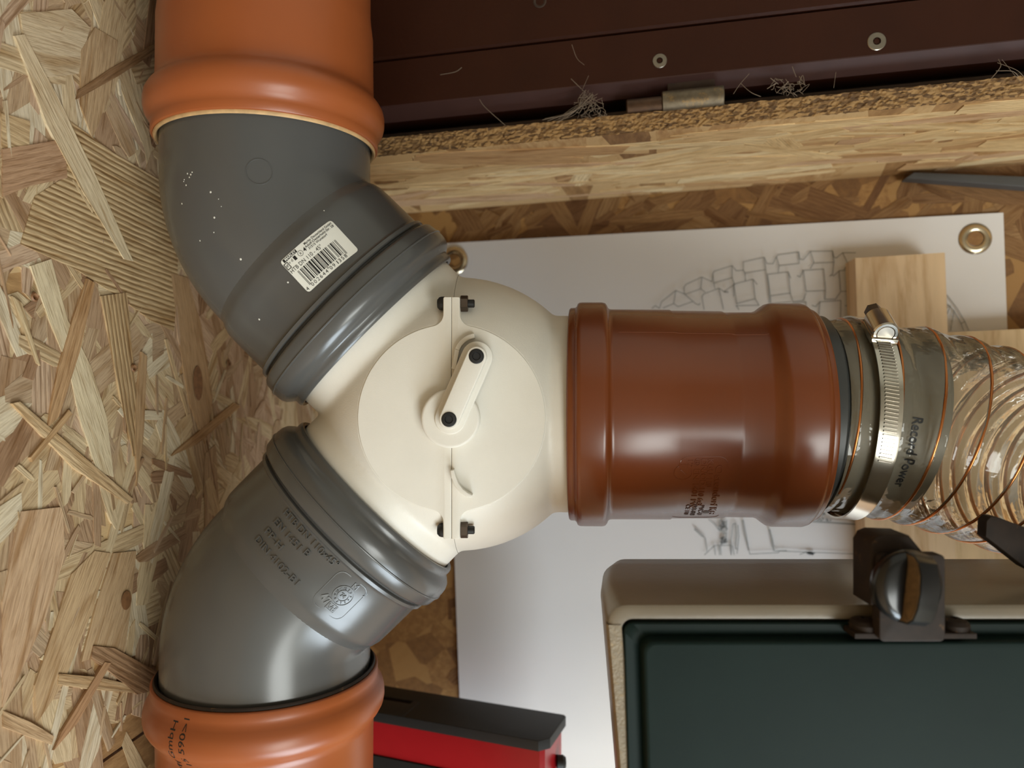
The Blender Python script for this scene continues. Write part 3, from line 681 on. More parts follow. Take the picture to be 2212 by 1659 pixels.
# raised lettering on the lower elbow
bvl = bvh_of(sock_lo); o = (VX, VY, VD)
em = MB()
for s, px, py, width in (('HTB DN 110x45°', 611, 1108, 38), ('EN 1451', 590, 1128, 19.5), ('B', 653, 1194, 3.2), ('PP-H', 570, 1148, 13), ('DIN 4102-B1', 550, 1166, 31)):
    f_ = axis_map(bvl, o, b_lo, px, py, (1, -1, 0), (1, 1, 0)); vs, fs, wd = text2d(s, 1.0, 0.0)
    k = width / wd; raised(em, [(x * k, y * 4.9) for x, y in vs], fs, f_, .6)
em.build('raised_lettering', 'grey', sock_lo, smooth=0, label='raised moulded lettering')
em = MB(); f_ = axis_map(bvl, o, b_lo, 741, 1287, (1, -1, 0), (1, 1, 0))
for r0, r1 in ((5.0, 5.35), (2.7, 3.0)):
    em.grid([[f_(r * math.cos(2 * math.pi * i / 40), r * math.sin(2 * math.pi * i / 40), h) for i in range(40)] for r, h in ((r0, -.2), (r0, .3), (r1, .3), (r1, -.2))], True)
for i in range(12):
    q = 2 * math.pi * i / 12; vs, fs, wd = text2d(str(i + 1)); k = 1.6
    raised(em, [((x - wd / 2) * k * math.cos(-q) - y * k * math.sin(-q) + 3.3 * math.sin(q), (x - wd / 2) * k * math.sin(-q) + y * k * math.cos(-q) + 3.3 * math.cos(q)) for x, y in vs], fs, f_, .3)
vs, fs, wd = text2d('74', 1, .02); raised(em, [((x - wd / 2) * 2.9, (y - .33) * 2.9) for x, y in vs], fs, f_, .35)
for s, px, py, k in (('M', 757, 1268, 4.6), ('2', 783, 1287, 3.2)):
    g = axis_map(bvl, o, b_lo, px, py, (1, -1, 0), (1, 1, 0)); vs, fs, wd = text2d(s); raised(em, [(x * k, y * k) for x, y in vs], fs, g, .3)
for s, px, py, k in (('4', 690, 1290, 5.5), ('7', 697, 1300, 5.5)):
    g = axis_map(bvl, o, b_lo, px, py, (1, -1, 0), (1, 1, 0)); vs, fs, wd = text2d(s, 1, .02); raised(em, [(x * k, y * k) for x, y in vs], fs, g, .35)
g = axis_map(bvl, o, b_lo, 716, 1312, (1, -1, 0), (1, 1, 0))
def rbar(mb, f, p, q, wdt, h):
    p, q = Vector(p), Vector(q); d = (q - p).normalized(); nn = Vector((-d.y, d.x)) * wdt / 2
    raised(mb, [tuple(p - nn), tuple(q - nn), tuple(q + nn), tuple(p + nn)], [(0, 1, 2, 3)], f, h)
for p, q in (((-2.6, -1.8), (2.6, -1.8)), ((2.6, -1.8), (2.6, 1.8)), ((2.6, 1.8), (-2.6, 1.8)), ((-2.6, 1.8), (-2.6, -1.8)), ((-2.0, 1.2), (-.8, -1.2)), ((-.8, -1.2), (.3, 1.2)), ((.6, -1.2), (2, -1.2)), ((2, -1.2), (2, 1.2)), ((2, .1), (.6, .1)), ((.6, .1), (.6, -1.2))): rbar(em, g, p, q, .45, .3)
em.build('raised_lettering', 'grey', sock_lo, smooth=0, label='raised date clock and marks')
# rounded mould outline round the marks
rr = roundrect(-9.5, -10.5, 9.5, 10.5, 4, 5); n = len(rr); em = MB(); g = axis_map(bvl, o, b_lo, 735, 1288, (1, -1, 0), (1, 1, 0))
em.grid([[g(x, y, -.2) for x, y in inset(rr, -.35)], [g(x, y, .18) for x, y in inset(rr, -.25)], [g(x, y, .18) for x, y in inset(rr, .15)], [g(x, y, -.2) for x, y in inset(rr, .25)]], True)
em.build('moulded_ring', 'grey', sock_lo)
# black print up the lower pipe
bvp = bvh_of(lo_body); pr = MB()
for s, px, py, width in (('off GmbH', 395, 1674, 27), ('15 590>1', 416, 1660, 24.5)):
    f_ = axis_map(bvp, (PX, -156, PD), (0, -1, 0), px, py, (0, 1, 0), (-1, 0, 0)); vs, fs, wd = text2d(s); k = width / wd
    pr.add([f_(x * k, y * 4.6, .12) for x, y in vs], fs)
pr.build('printed_text', 'ink', lo_body, smooth=0, label='black printed text')

# ------------------------------------------------------------------ ivory three-way valve
VC = Vector((VX, VY, VD))
valve = thing('diverter_valve', 'ivory three-way diverter valve with lever in the middle', 'valve', CV(VC))
def vl(x, y, z): return CV(VC + Vector((x, y, -z)) * VS)     # local: z towards the camera
def vp(p): return vl(p[0], p[1], p[2])
TILT = Vector((math.cos(math.radians(6)), 0, -math.sin(math.radians(6))))   # the outlet leans a little towards the camera
def make_valve_body():
    bm = bmesh.new()
    bmesh.ops.create_uvsphere(bm, u_segments=96, v_segments=64, radius=75)
    def cyl(d, r, L):
        d = Vector(d).normalized(); q = Vector((0, 0, 1)).rotation_difference(d).to_matrix().to_4x4()
        bmesh.ops.create_cone(bm, cap_ends=True, segments=96, radius1=r, radius2=r, depth=L, matrix=Matrix.Translation(d * L / 2) @ q)
    cyl((TILT.x, 0, -TILT.z), 53.6, 90)
    for bb in (b_up, b_lo): cyl((bb.x, bb.y, -bb.z), 53.6, 82)
    me = bpy.data.meshes.new('vb'); bm.to_mesh(me); bm.free()
    ob = bpy.data.objects.new('vb', me); col.objects.link(ob)
    md = ob.modifiers.new('r', 'REMESH'); md.mode = 'VOXEL'; md.voxel_size = 1.3
    sm = ob.modifiers.new('s', 'SMOOTH'); sm.factor = 0.5; sm.iterations = 9
    dg = bpy.context.evaluated_depsgraph_get(); m2 = bpy.data.meshes.new_from_object(ob.evaluated_get(dg))
    bpy.data.objects.remove(ob); bpy.data.meshes.remove(me)
    out = []
    for sg in (-1, 1):
        b2 = bmesh.new(); b2.from_mesh(m2)
        # flat face in front, and the seam between the two halves
        geom = b2.verts[:] + b2.edges[:] + b2.faces[:]
        r = bmesh.ops.bisect_plane(b2, geom=geom, plane_co=(0, 0, 59.7), plane_no=(0, 0, 1), clear_outer=True)
        bmesh.ops.edgeloop_fill(b2, edges=[e_ for e_ in r['geom_cut'] if isinstance(e_, bmesh.types.BMEdge)])
        geom = b2.verts[:] + b2.edges[:] + b2.faces[:]
        r = bmesh.ops.bisect_plane(b2, geom=geom, plane_co=(sg * .07, 0, 0), plane_no=(-sg, 0, 0), clear_outer=True)
        mb = MB(); mb.add([vl(v.co.x, v.co.y, v.co.z) for v in b2.verts], [])
        b2.verts.index_update(); mb.f = [tuple(v.index for v in f.verts) for f in b2.faces]; b2.free()
        out.append(mb.build('valve_shell', 'white', valve, smooth=60))
    return out
make_valve_body()
def face_half(sg):
    pts = [(0.06, 58)]
    pts += [(3.2, 58), (3.7, 57.8), (4, 57.3), (4, 51)]
    for i in range(1, 9):                                # fillet into the disc
        a0, a1 = math.pi, math.pi + math.atan2(50, 10); t = math.pi + (math.atan2(-50, -10) % (2 * math.pi) - math.pi) * i / 8
        pts.append((10 + 6 * math.cos(t), 50 + 6 * math.sin(t)))
    a = math.atan2(44.1, 8.8)
    for i in range(1, 60): t = a - 2 * a * i / 60; pts.append((45 * math.cos(t), 45 * math.sin(t)))
    pts += [(x, -y) for x, y in reversed(pts[:13])]
    return [(sg * x, y) for x, y in pts]
for sg in (-1, 1):
    MB().prism(face_half(sg), 46, 60.4, vl, 0.5).build('face_plate', 'white', valve, smooth=30)
hub = MB().lathe([(59, 13.9), (66.2, 13.9), (66.8, 13.7), (67.2, 13.2), (67.3, 12.5), (67.3, 0.01)], (0, 0, 0), (0, 0, 1), 72, conv=vp)
hub = hub.build('lever_hub', 'white', valve)
tip = (12.6, 29.0)
MB().prism(capsule((0, 0), tip, 7.3), 62, 68.4, vl, .5).build('lever_base', 'white', valve, smooth=30)
lev = MB().prism(capsule((0, 0), tip, 4.7), 68, 75.0, vl, .8).build('lever_arm', 'white', valve, smooth=30, label='raised ivory lever arm')
for (x, y) in ((0, 0), tip):
    MB().lathe([(74.6, 3.5), (75.25, 3.5), (75.6, 3.1), (75.7, 1.9), (75.12, 1.6), (75.12, .01)], (x, y, 0), (0, 0, 1), 28, conv=vp).build('screw', 'black', lev, label='black socket screw')
def arc_fin(cx, cy, r, a0, a1, th, z0, z1):
    n = 14; out = [(cx + (r + th / 2) * math.cos(math.radians(a0 + (a1 - a0) * i / n)), cy + (r + th / 2) * math.sin(math.radians(a0 + (a1 - a0) * i / n))) for i in range(n + 1)]
    inn = [(cx + (r - th / 2) * math.cos(math.radians(a0 + (a1 - a0) * i / n)), cy + (r - th / 2) * math.sin(math.radians(a0 + (a1 - a0) * i / n))) for i in range(n + 1)]
    return MB().prism(out + inn[::-1], z0, z1, vl, .35)
mb = arc_fin(tip[0], tip[1], 10.3, 98, 160, 2.2, 59, 64)
mb.prism([(tip[0] + 11.4 * math.cos(math.radians(160)), tip[1] + 11.4 * math.sin(math.radians(160))), (0.2, 23.6), (2.2, 23.0), (tip[0] + 9.2 * math.cos(math.radians(160)), tip[1] + 9.2 * math.sin(math.radians(160)))], 59, 64, vl, .35)
mb.build('stop_fin', 'white', valve, smooth=30)
mb = MB(); curve = [(0.6, -24.5), (1.2, -27.6), (2.7, -31.2), (5.0, -34.2), (7.6, -36.0), (10.0, -36.9)]
L_, R_ = [], []
for i, p in enumerate(curve):
    q = Vector(curve[min(i + 1, 5)]) - Vector(curve[max(i - 1, 0)]); q.normalize(); n2 = Vector((-q.y, q.x)); wd = [.9, 1.1, 1.1, 1.1, 1.0, .7][i]
    L_.append(tuple(Vector(p) + n2 * wd)); R_.append(tuple(Vector(p) - n2 * wd))
mb.prism(R_ + L_[::-1], 59, 65, vl, .4).build('stop_fin', 'white', valve, smooth=30)
for y in (55.3, -54.6):
    hd = MB().lathe([(-7.3, .01), (-7.3, 2.0), (-6.3, 3.1), (-5.2, 3.4), (-3.9, 3.4)], (0, y, 55), (1, 0, 0), 28, conv=vp).build('bolt_head', 'black', valve, label='black button bolt head')
    n = 6; mb = MB()
    mb.lathe([(3.9, .01), (3.9, 3.7), (4.2, 3.95), (7.3, 3.95), (7.6, 3.7), (7.6, .01)], (0, y, 55), (1, 0, 0), 6, ref=(0, .5, .86), conv=vp); mb.build('nut', 'brown_nut', valve, smooth=0, label='dull hexagon nut')
    MB().lathe([(7.5, 2.0), (10.4, 2.0), (10.8, 1.6), (10.8, .01)], (0, y, 55), (1, 0, 0), 20, conv=vp).build('bolt_end', 'black', valve)

# ------------------------------------------------------------------ russet coupler
CPL = [(60, 55.6), (34, 56), (33, 56.4), (32.6, 57.2), (32.8, 58.2), (33.6, 58.9), (36.0, 59.0), (36.8, 59.8), (37.4, 61.2), (38.4, 61.8), (40, 61.9), (50.5, 61.8), (52.2, 61.4), (53.2, 60.2), (53.8, 58.8), (54.6, 58.1), (56, 57.9), (87, 57.4), (87.8, 56.9), (114.5, 56.3), (116, 55.6), (118, 55.6), (131, 55.6), (133.5, 56.4), (136, 58.4), (138, 59.8), (140, 60.3), (155.0, 60.1), (156.6, 59.6), (157.6, 58.4), (158.4, 57.4), (160.0, 57.2), (160.8, 56.8), (161.2, 56.0), (160.8, 55.2), (159, 54.8), (130, 54.8)]
CO = Vector((VX, VY, VD)) + TILT * -VX
coupler = thing('pipe_coupler', 'glossy russet brown double-socket pipe coupler right of the valve', 'coupler', CV(CO + TILT * 95))
cbody = MB().lathe(CPL, CO, TILT, 160).build('coupler_body', 'coupler', coupler, smooth=40)
bvc = bvh_of(cbody); em = MB(); ao = CO
def ctext(s, px, py, size, width, m=None, h=.25):
    f_ = axis_map(bvc, ao, TILT, px, py, (0, -1, 0), (1, 0, 0)); vs, fs, wd = text2d(s, 1, .01); k = width / wd
    raised(m if m is not None else em, [(x * k, y * size) for x, y in vs], fs, f_, h)
ctext('Ostendorf KG', 1547, 1004, 5.0, 40); ctext('KGU 110', 1530, 990, 3.8, 17); ctext('DN/OD 110 6x3', 1516, 990, 3.8, 32); ctext('® EN 1401 PVC', 1501, 990, 3.8, 36); ctext('12', 1487, 990, 3.4, 5)
f_ = axis_map(bvc, ao, TILT, 1476, 1020, (0, -1, 0), (1, 0, 0))
for r0, r1 in ((4.2, 4.6),):
    em.grid([[f_(r * math.cos(2 * math.pi * i / 36), r * math.sin(2 * math.pi * i / 36), h) for i in range(36)] for r, h in ((r0, -.2), (r0, .2), (r1, .2), (r1, -.2))], True)
rbar(em, f_, (-1.6, -1.4), (1.6, 1.4), .6, .25)
rr = roundrect(-6, -14, 46, 9.5, 5, 5); f_ = axis_map(bvc, ao, TILT, 1530, 1010, (0, -1, 0), (1, 0, 0))
em.grid([[f_(x, y, -.2) for x, y in inset(rr, -.35)], [f_(x, y, .14) for x, y in inset(rr, -.2)], [f_(x, y, .14) for x, y in inset(rr, .1)], [f_(x, y, -.2) for x, y in inset(rr, .25)]], True)
em.build('raised_lettering', 'coupler', cbody, smooth=0, label='raised moulded maker lettering')
pr = MB()
for s, px, py, size, wd_ in (('PVC-U', 1512, 1091, 3.4, 13), ('SN4-SN8', 1497, 1089, 3.4, 15), ('CE 110', 1483, 1090, 3.2, 13)): ctext(s, px, py, size, wd_, pr, .16)
f_ = axis_map(bvc, ao, TILT, 1525, 1106, (0, -1, 0), (1, 0, 0)); vv = [(1.9 * math.cos(2 * math.pi * i / 24), 1.9 * math.sin(2 * math.pi * i / 24)) for i in range(24)]; raised(pr, vv, [tuple(range(24))], f_, .16)
pr.build('printed_text', 'brown_ink', cbody, smooth=0, label='dark brown printed marks')
f_ = MB()                                              # mould parting line along the top
fy = axis_map(bvc, ao, TILT, 1450, 718, (1, 0, 0), (0, 1, 0))
f_.grid([[fy(x, y, h) for x in [-26 + i * 2.0 for i in range(38)]] for y, h in ((-.25, -.1), (0, .18), (.25, -.1))], False); f_.build('parting_line', 'coupler', cbody)

# ------------------------------------------------------------------ hose, adapter, clamp
HP = spline([CO + TILT * 140, CO + TILT * 160, (188, -18.6, 410), (215, -22.5, 408), (245, -30.5, 407), (280, -41.5, 410), (320, -53, 426), (370, -64, 450), (420, -68, 478)], 24)
cum = [0.0]
for i in range(1, len(HP)): cum.append(cum[-1] + (HP[i] - HP[i - 1]).length)
def hpath(s):
    s = min(max(s, 0), cum[-1] - 1e-6); lo, hi = 0, len(cum) - 1
    while hi - lo > 1:
        m_ = (lo + hi) // 2
        if cum[m_] <= s: lo = m_
        else: hi = m_
    t = (s - cum[lo]) / (cum[hi] - cum[lo]); p = HP[lo].lerp(HP[hi], t)
    a = HP[max(lo - 4, 0)]; b = HP[min(hi + 4, len(HP) - 1)]; tg = (b - a).normalized()
    u = Vector((0, 0, -1)); u = (u - tg * u.dot(tg)).normalized(); return p, tg, u, tg.cross(u)
def hpt(s, th, r):
    p, tg, u, v = hpath(s); return p + (u * math.cos(th) + v * math.sin(th)) * r
PITCH, PH0 = 18.5, 29.5                                  # helix pitch, wire position at th = 0
def hr(s, th):
    q = (s - PH0) / PITCH - th / (2 * math.pi); x = q - math.floor(q + .5)    # -0.5 .. 0.5, 0 at the wire
    return 52.8 - 2.0 * (1 - math.cos(math.pi * 2 * x)) / 2 + 0.25 * math.sin(s * .9 + th * 5)
hose = thing('flexible_hose', 'clear ribbed suction hose with copper-coloured spiral wire', 'hose', CV(HP[-1]))
S_A, S_B, ns = 26.0, 262.0, 240
hr_rows = [[CV(hpt(S_A + (S_B - S_A) * i / ns, 2 * math.pi * j / 72, hr(S_A + (S_B - S_A) * i / ns, 2 * math.pi * j / 72))) for j in range(72)] for i in range(ns + 1)]
film = MB().grid(hr_rows).build('hose_wall', 'clear', hose, smooth=80, label='clear plastic hose wall')
pts = []; th = 0.0; tot = (S_B - S_A + 30) / PITCH * 2 * math.pi
nst = int(tot / (2 * math.pi) * 64)
for i in range(nst):
    th = tot * i / nst - 2 * math.pi; s = PH0 + th / (2 * math.pi) * PITCH
    if s < S_A + 1: continue
    if s > S_B - 2: break
    pts.append(hpt(s, th, 52.5))
MB().tube(pts, 0.75, 7).build('spiral_wire', 'copper', hose, smooth=80, label='copper-coloured spiral wire')
adapter = thing('pipe_adapter', 'dark grey adapter tube inside the clear hose end', 'adapter', CV(hpath(40)[0]))
MB().grid([[CV(hpt(s, 2 * math.pi * j / 96, r)) for j in range(96)] for s, r in ((4, 50.5), (4, 53.6), (24, 53.6), (26, 50.6), (40, 49.8), (70, 49.6), (72, 49.3), (72.3, 48.6), (72, 47.4), (50, 47))]).build('tube', 'grey_dark', adapter, smooth=40)
# print on the hose
bvf = bvh_of(film); pr = MB(); f_ = axis_map(bvf, tuple(hpath(62)[0]), tuple(hpath(62)[1]), 1972, 899, (0, -1, 0), (1, 0, 0)); vs, fs, wd = text2d('Record Power', 1, .012); k = 37 / wd
pr.add([f_(x * k, y * 7.0, .35) for x, y in vs], fs); pr.build('printed_text', 'ink', hose, smooth=0, label='black printed lettering')
# worm-drive clamp
clamp = thing('hose_clamp', 'stainless worm-drive hose clamp round the hose', 'clamp', CV(hpath(56)[0]))
def cr(s, th): return 55.2
CS = 43.0
def cpt(ds, th, dr): return CV(hpt(CS + ds, th, 53.6 + dr))
bandp = [(-5.2, 0), (-5.2, .9), (-4.2, .75), (4.2, .75), (5.2, .9), (5.2, 0)]
MB().grid([[cpt(ds, 2 * math.pi * j / 120, dr) for ds, dr in bandp] for j in range(121)], True).build('band', 'stainless', clamp, smooth=30)
# worm housing sits at the frame-up side, slightly to the front
TH = math.pi * 0.5 + math.radians(-36) if hpt(CS, math.pi / 2, 55).y > VY else -math.pi * 0.5 + math.radians(36)
SG = 1 if TH > 0 else -1
ridge = MB()
for i in range(36):                                      # raised thread ridges along the front of the band
    th = TH - SG * math.radians(6 + i * 1.95)
    ridge.grid([[cpt(-3.1, th + q, h) for q, h in ((-.009, .6), (-.005, 1.25), (.005, 1.25), (.009, .6))], [cpt(3.1, th + SG * -.012 + q, h) for q, h in ((-.009, .6), (-.005, 1.25), (.005, 1.25), (.009, .6))]], False)
ridge.build('thread_ridges', 'steel', clamp, smooth=0, label='row of pressed thread ridges')
p, tg, u, v = hpath(CS); er = (u * math.cos(TH) + v * math.sin(TH)); et = (-u * math.sin(TH) + v * math.cos(TH)) * -SG   # tangent running towards the front
hc = p + er * (53 + 4.6)
MB().lathe([(-8, 5.6), (-7.6, 6.3), (6.8, 6.3), (7.4, 5.6), (7.4, 4.4), (-8, 4.4)], hc, et, 36).build('worm_housing', 'stainless', clamp, smooth=40)
scw = MB().lathe([(-9.6, 4.3), (7.0, 4.3), (7.4, 3.9), (7.4, .01)], hc, et, 24).build('worm_screw', 'steel', clamp)
MB().lathe([(-16.4, .01), (-16.4, 3.4), (-16, 4.2), (-9.6, 4.2), (-9.4, 4.9), (-8.8, 4.9), (-8.6, 4)], hc, et, 6).build('screw_head', 'brown_nut', scw, smooth=0, label='dark hexagon screw head')
MB().box((-6.4, 52.6, -9), (6.4, 55.6, 9), lambda a, b, c: CV(p + tg * a + er * b + et * c), .4).build('saddle', 'stainless', clamp, smooth=30)

# ------------------------------------------------------------------ poster
PK = WALL - 3.0
poster = thing('poster', 'white poster with grey vehicle line drawing pinned on the wall', 'poster', F(0, PK, 200))
tl_ = onk(957, 526, PK); tr_ = onk(2166, 460, PK)
bl = onk(962, 1490, PK); a_bot = -420.0
lx = tl_[1]; rx = tr_[1]
rows = []
nn = 24
for i in range(nn + 1):
    u = i / nn; s = lx + (rx - lx) * u; top = tl_[0] + (tr_[0] - tl_[0]) * u
    rows.append([F(top + (a_bot - top) * j / 30, PK - .4 - .7 * math.sin(u * 5 + j * .25) ** 2 - 1.2 * max(0, u - .9) * 10 * max(0, j / 30 - .05), s) for j in range(31)])
sheet = MB(); sheet.grid(rows, False); sheet.grid([[q + Vector((0, .0004, 0)) for q in r] for r in rows], False)
sheet = sheet.build('sheet', 'poster', poster, smooth=60)
for px, py in ((2105, 516), (982, 563)):
    a, s = onk(px, py, PK); mb = MB()
    mb.lathe([(.6, 11.5), (1.2, 11.6), (2.0, 10.8), (2.7, 8.8), (2.8, 7.4), (2.2, 6.0), (.4, 5.4), (-1, 5.3)], (a, PK, s), (0, -1, 0), 40, conv=lambda p: F(p[0], p[1], p[2]))
    ey = mb.build('eyelet', 'nickel', poster, label='brass-nickel eyelet')
    MB().add([F(a + 5.5 * math.cos(t), PK - 1.6, s + 5.5 * math.sin(t)) for t in [i * 2 * math.pi / 24 for i in range(24)]], [tuple(range(24))]).build('eyelet_hole', 'osb_wall', ey)
dr = MB()
def line(pts, wdt=.55):
    P = [Vector(onk(x, y, PK - 2.4)) for x, y in pts]; k = PK - 2.4
    for i in range(len(P) - 1):
        d = P[i + 1] - P[i]
        if d.length < 1e-6: continue
        d.normalize(); n_ = Vector((-d.y, d.x)) * wdt / 2; q = d * wdt * .3
        c4 = [P[i] - n_ - q, P[i + 1] - n_ + q, P[i + 1] + n_ + q, P[i] + n_ - q]; dr.add([F(c.x, k, c.y) for c in c4], [(0, 1, 2, 3)])
def z1(*pts): return [(1380 + x / 2.6587, 430 + y / 2.6587) for x, y in pts]
def z2(*pts): return [(1500 + x / 5.53, 1080 + y / 5.53) for x, y in pts]
for pts in [((75, 628), (95, 612), (118, 628), (130, 590), (212, 525), (262, 545), (258, 510), (270, 490), (362, 448), (420, 475), (425, 430), (432, 415), (535, 382), (560, 412), (600, 408), (600, 360), (720, 334), (735, 370), (770, 372), (790, 330), (800, 320), (918, 304), (925, 345), (945, 348), (985, 300), (1112, 298), (1122, 335), (1135, 338), (1170, 308), (1245, 308)),
            ((212, 525), (200, 600), (140, 625)), ((200, 600), (225, 618), (310, 588)), ((362, 448), (355, 515), (265, 548)), ((355, 515), (380, 535)), ((262, 545), (325, 600), (345, 608), (352, 598)), ((535, 382), (535, 452), (430, 482)), ((425, 430), (430, 482), (436, 512)), ((535, 452), (550, 490), (490, 530), (512, 535)),
            ((720, 334), (728, 405), (610, 425)), ((600, 408), (610, 425), (612, 470)), ((728, 405), (745, 500), (750, 600)), ((918, 304), (920, 370), (805, 382)), ((790, 330), (805, 382), (800, 418)), ((985, 300), (1005, 362), (985, 400)), ((1112, 298), (1120, 362), (1005, 368)), ((1120, 362), (1112, 430), (1095, 444)), ((1170, 308), (1200, 370), (1180, 405)), ((1200, 370), (1245, 372)),
            ((375, 635), (362, 560), (372, 545), (460, 512), (485, 632)), ((460, 512), (495, 535), (512, 532)), ((545, 560), (545, 488), (655, 460), (680, 490)), ((655, 460), (668, 572), (562, 600), (545, 488)), ((668, 572), (690, 610), (560, 612), (575, 635)), ((740, 432), (858, 418), (872, 455)), ((858, 418), (870, 540), (755, 556), (740, 432)), ((870, 540), (885, 590), (945, 582), (960, 540)),
            ((940, 410), (1062, 402), (1072, 525), (960, 530), (945, 410), (925, 448), (910, 440)), ((1072, 525), (1068, 575), (1130, 575), (1160, 530), (1240, 530)), ((1245, 405), (1150, 412), (1158, 525)), ((1150, 412), (1120, 440), (1100, 436)), ((1040, 590), (1160, 582), (1158, 695), (1030, 700), (1040, 590), (1015, 618), (995, 610)), ((1240, 590), (1215, 615), (1185, 612)), ((1240, 605), (1225, 700)), ((755, 556), (758, 600), (872, 590)), ((880, 600), (960, 590), (962, 650)),
            ((1770, 550), (1830, 630), (1870, 700), (1895, 755)), ((1770, 600), (1810, 640), (1850, 715), (1865, 755)), ((1790, 610), (1770, 660)), ((1810, 640), (1790, 755)), ((1850, 715), (1872, 705))]:
    line(z1(*pts))
dr.build('line_drawing', 'pencil', sheet, smooth=0, label='grey line drawing of a treaded tyre', kind='stuff'); dr = MB()
for pts in [((0, 340), (105, 430), (130, 460), (150, 610)), ((0, 352), (95, 440)), ((170, 230), (240, 290), (300, 370)), ((120, 655), (240, 545), (290, 540), (300, 655)), ((240, 545), (250, 655)), ((310, 545), (320, 655)), ((430, 540), (440, 655)), ((310, 545), (430, 540)), ((455, 545), (475, 655)), ((440, 655), (435, 480), (460, 290), (490, 280), (500, 400), (490, 580), (520, 585)), ((520, 300), (530, 440), (510, 640)), ((570, 240), (600, 420), (660, 640)), ((585, 240), (620, 430), (650, 600)), ((890, 350), (920, 480), (945, 610)), ((900, 350), (935, 480), (955, 600)),
            ((660, 645), (1000, 630), (1020, 610), (1400, 625), (1920, 645)), ((955, 610), (1100, 605)), ((1300, 245), (1500, 255), (1700, 270), (1920, 285)), ((1300, 255), (1920, 295)), ((300, 240), (290, 340), (315, 370), (390, 365)), ((320, 240), (350, 300), (320, 340)), ((385, 240), (380, 340)), ((320, 380), (385, 390), (380, 440), (325, 450), (320, 510), (390, 515)), ((340, 260), (375, 265)), ((335, 320), (380, 330)), ((340, 400), (375, 405)), ((330, 470), (385, 480)), ((1260, 650), (1330, 625), (1430, 640)), ((1350, 640), (1400, 630))]:
    line(z2(*pts), .6)
r5 = random.Random(5)
for c0, w_, h_ in (((1555, 190), 80, 60), ((345, 300), 35, 60), ((350, 490), 35, 40), ((1390, 640), 40, 10)):
    for i in range(26):
        x, y = c0[0] + r5.uniform(-w_, w_), c0[1] + r5.uniform(-h_, h_); line(z2((x, y), (x + r5.uniform(-22, 22), y + r5.uniform(-14, 14)), (x + r5.uniform(-22, 22), y + r5.uniform(-14, 14))), .45)
dr.build('line_drawing', 'pencil', sheet, smooth=0, label='grey line drawing of a vehicle body', kind='stuff')

# ------------------------------------------------------------------ wooden blocks on the wall
BK = WALL - 34
a0, s0 = onk(1847, 553, BK); a1, s1 = onk(2042, 550, BK)
o = fbox(MB(), -190, BK, s0, (a0 + a1) / 2, PK - 4, s1, .8).build('wood_block', 'block', smooth=30)
tag(o, 'pale pine block standing upright on the poster behind the clamp', 'wood block', 'pine pieces on the wall')
a2, s2 = onk(2043, 718, BK + 3)
o = fbox(MB(), -190, BK + 3, s1 + .3, a2, PK - 4, s1 + 230, .8).build('wood_board', 'block2', smooth=30)
tag(o, 'pale pine board seen through the clear hose at the right edge', 'wood board', 'pine pieces on the wall')

# dark flat bar beside the jamb
BKK = WALL - 16
c_ = [onk(1958, 384, BKK), onk(1975, 372, BKK), onk(2212, 381, BKK), onk(2212, 403, BKK)]
d1 = (c_[2][0] - c_[1][0], c_[2][1] - c_[1][1]); d2 = (c_[3][0] - c_[0][0], c_[3][1] - c_[0][1])
pl = [c_[0], c_[1], (c_[1][0] + d1[0] * 2.2, c_[1][1] + d1[1] * 2.2), (c_[0][0] + d2[0] * 2.2, c_[0][1] + d2[1] * 2.2)]
mb = MB(); mb.prism(pl, BKK + 12, BKK, lambda x, y, z: F(x, z, y), .5)
tag(mb.build('metal_bar', 'bar', smooth=30), 'dark grey flat metal bar under the jamb at upper right', 'metal bar')

# ------------------------------------------------------------------ band saw head
FD, BD = 300.0, 381.0
YT = -(1306 - CY) / FPX * FD
saw = thing('band_saw', 'cream and dark green band saw housing at lower right', 'band saw', C(420, -220, 340))
X0 = (1309 - CX) / FPX * FD
def saw_out(x0, y1, r, x1=430.0, y0=-330.0):
    p = roundrect(x0, y0, x1, y1, r, 6); return [(x + max(0, (YT - y)) * .085 * (1 if x < 120 else 0), y) for x, y in p]
def loft(mb, secs): mb.grid([[C(x, y, d) for x, y in p] for p, d in secs], True, True, True); return mb
loft(MB(), [(saw_out(X0 + 16, YT - 1.0, 7), BD), (saw_out(X0 + 11, YT, 8), BD - 3), (saw_out(X0 + 6, YT, 8), BD - 14), (saw_out(X0 + 2, YT, 8), BD - 40), (saw_out(X0, YT, 8), FD + 3), (saw_out(X0 + .5, YT - .5, 8), FD + 1), (saw_out(X0 + 2, YT - 2, 7), FD), (saw_out(X0 + 5.2, YT - 5.6, 5), FD + .2), (saw_out(X0 + 6, YT - 6.4, 5), FD + 2.5)]).build('housing', 'saw_cream', saw, smooth=40)
# dusty lip on the side that faces the ceiling
lip = MB()
ys_ = [YT - 8 - i * 6 for i in range(40)]
lip.grid([[C(X0 + dx + (YT - y) * .085, y, FD - dd) for dx, dd in ((-.15, -6), (-.3, -1.5), (.4, .25), (2.6, .35), (5.4, .15))] for y in ys_], False).build('dusty_lip', 'saw_lip', saw, smooth=50, label='sawdust-covered cream lip')
XD = (1346 - CX) / FPX * FD; YD = -(1343 - CY) / FPX * FD
def door_out(x0, y1, r): return [(x + max(0, (YD - y)) * .03 * (1 if x < 120 else 0), y) for x, y in roundrect(x0, -325, 425, y1, r, 6)]
loft(MB(), [(door_out(XD, YD, 4), FD + 3), (door_out(XD, YD, 4), FD - 1.2), (door_out(XD + .5, YD - .5, 4), FD - 1.7), (door_out(XD + 6.2, YD - 6.0, 4), FD - 1.4), (door_out(XD + 6.4, YD - 6.2, 4), FD - 1.2)]).build('door_flange', 'saw_green', saw, smooth=40)
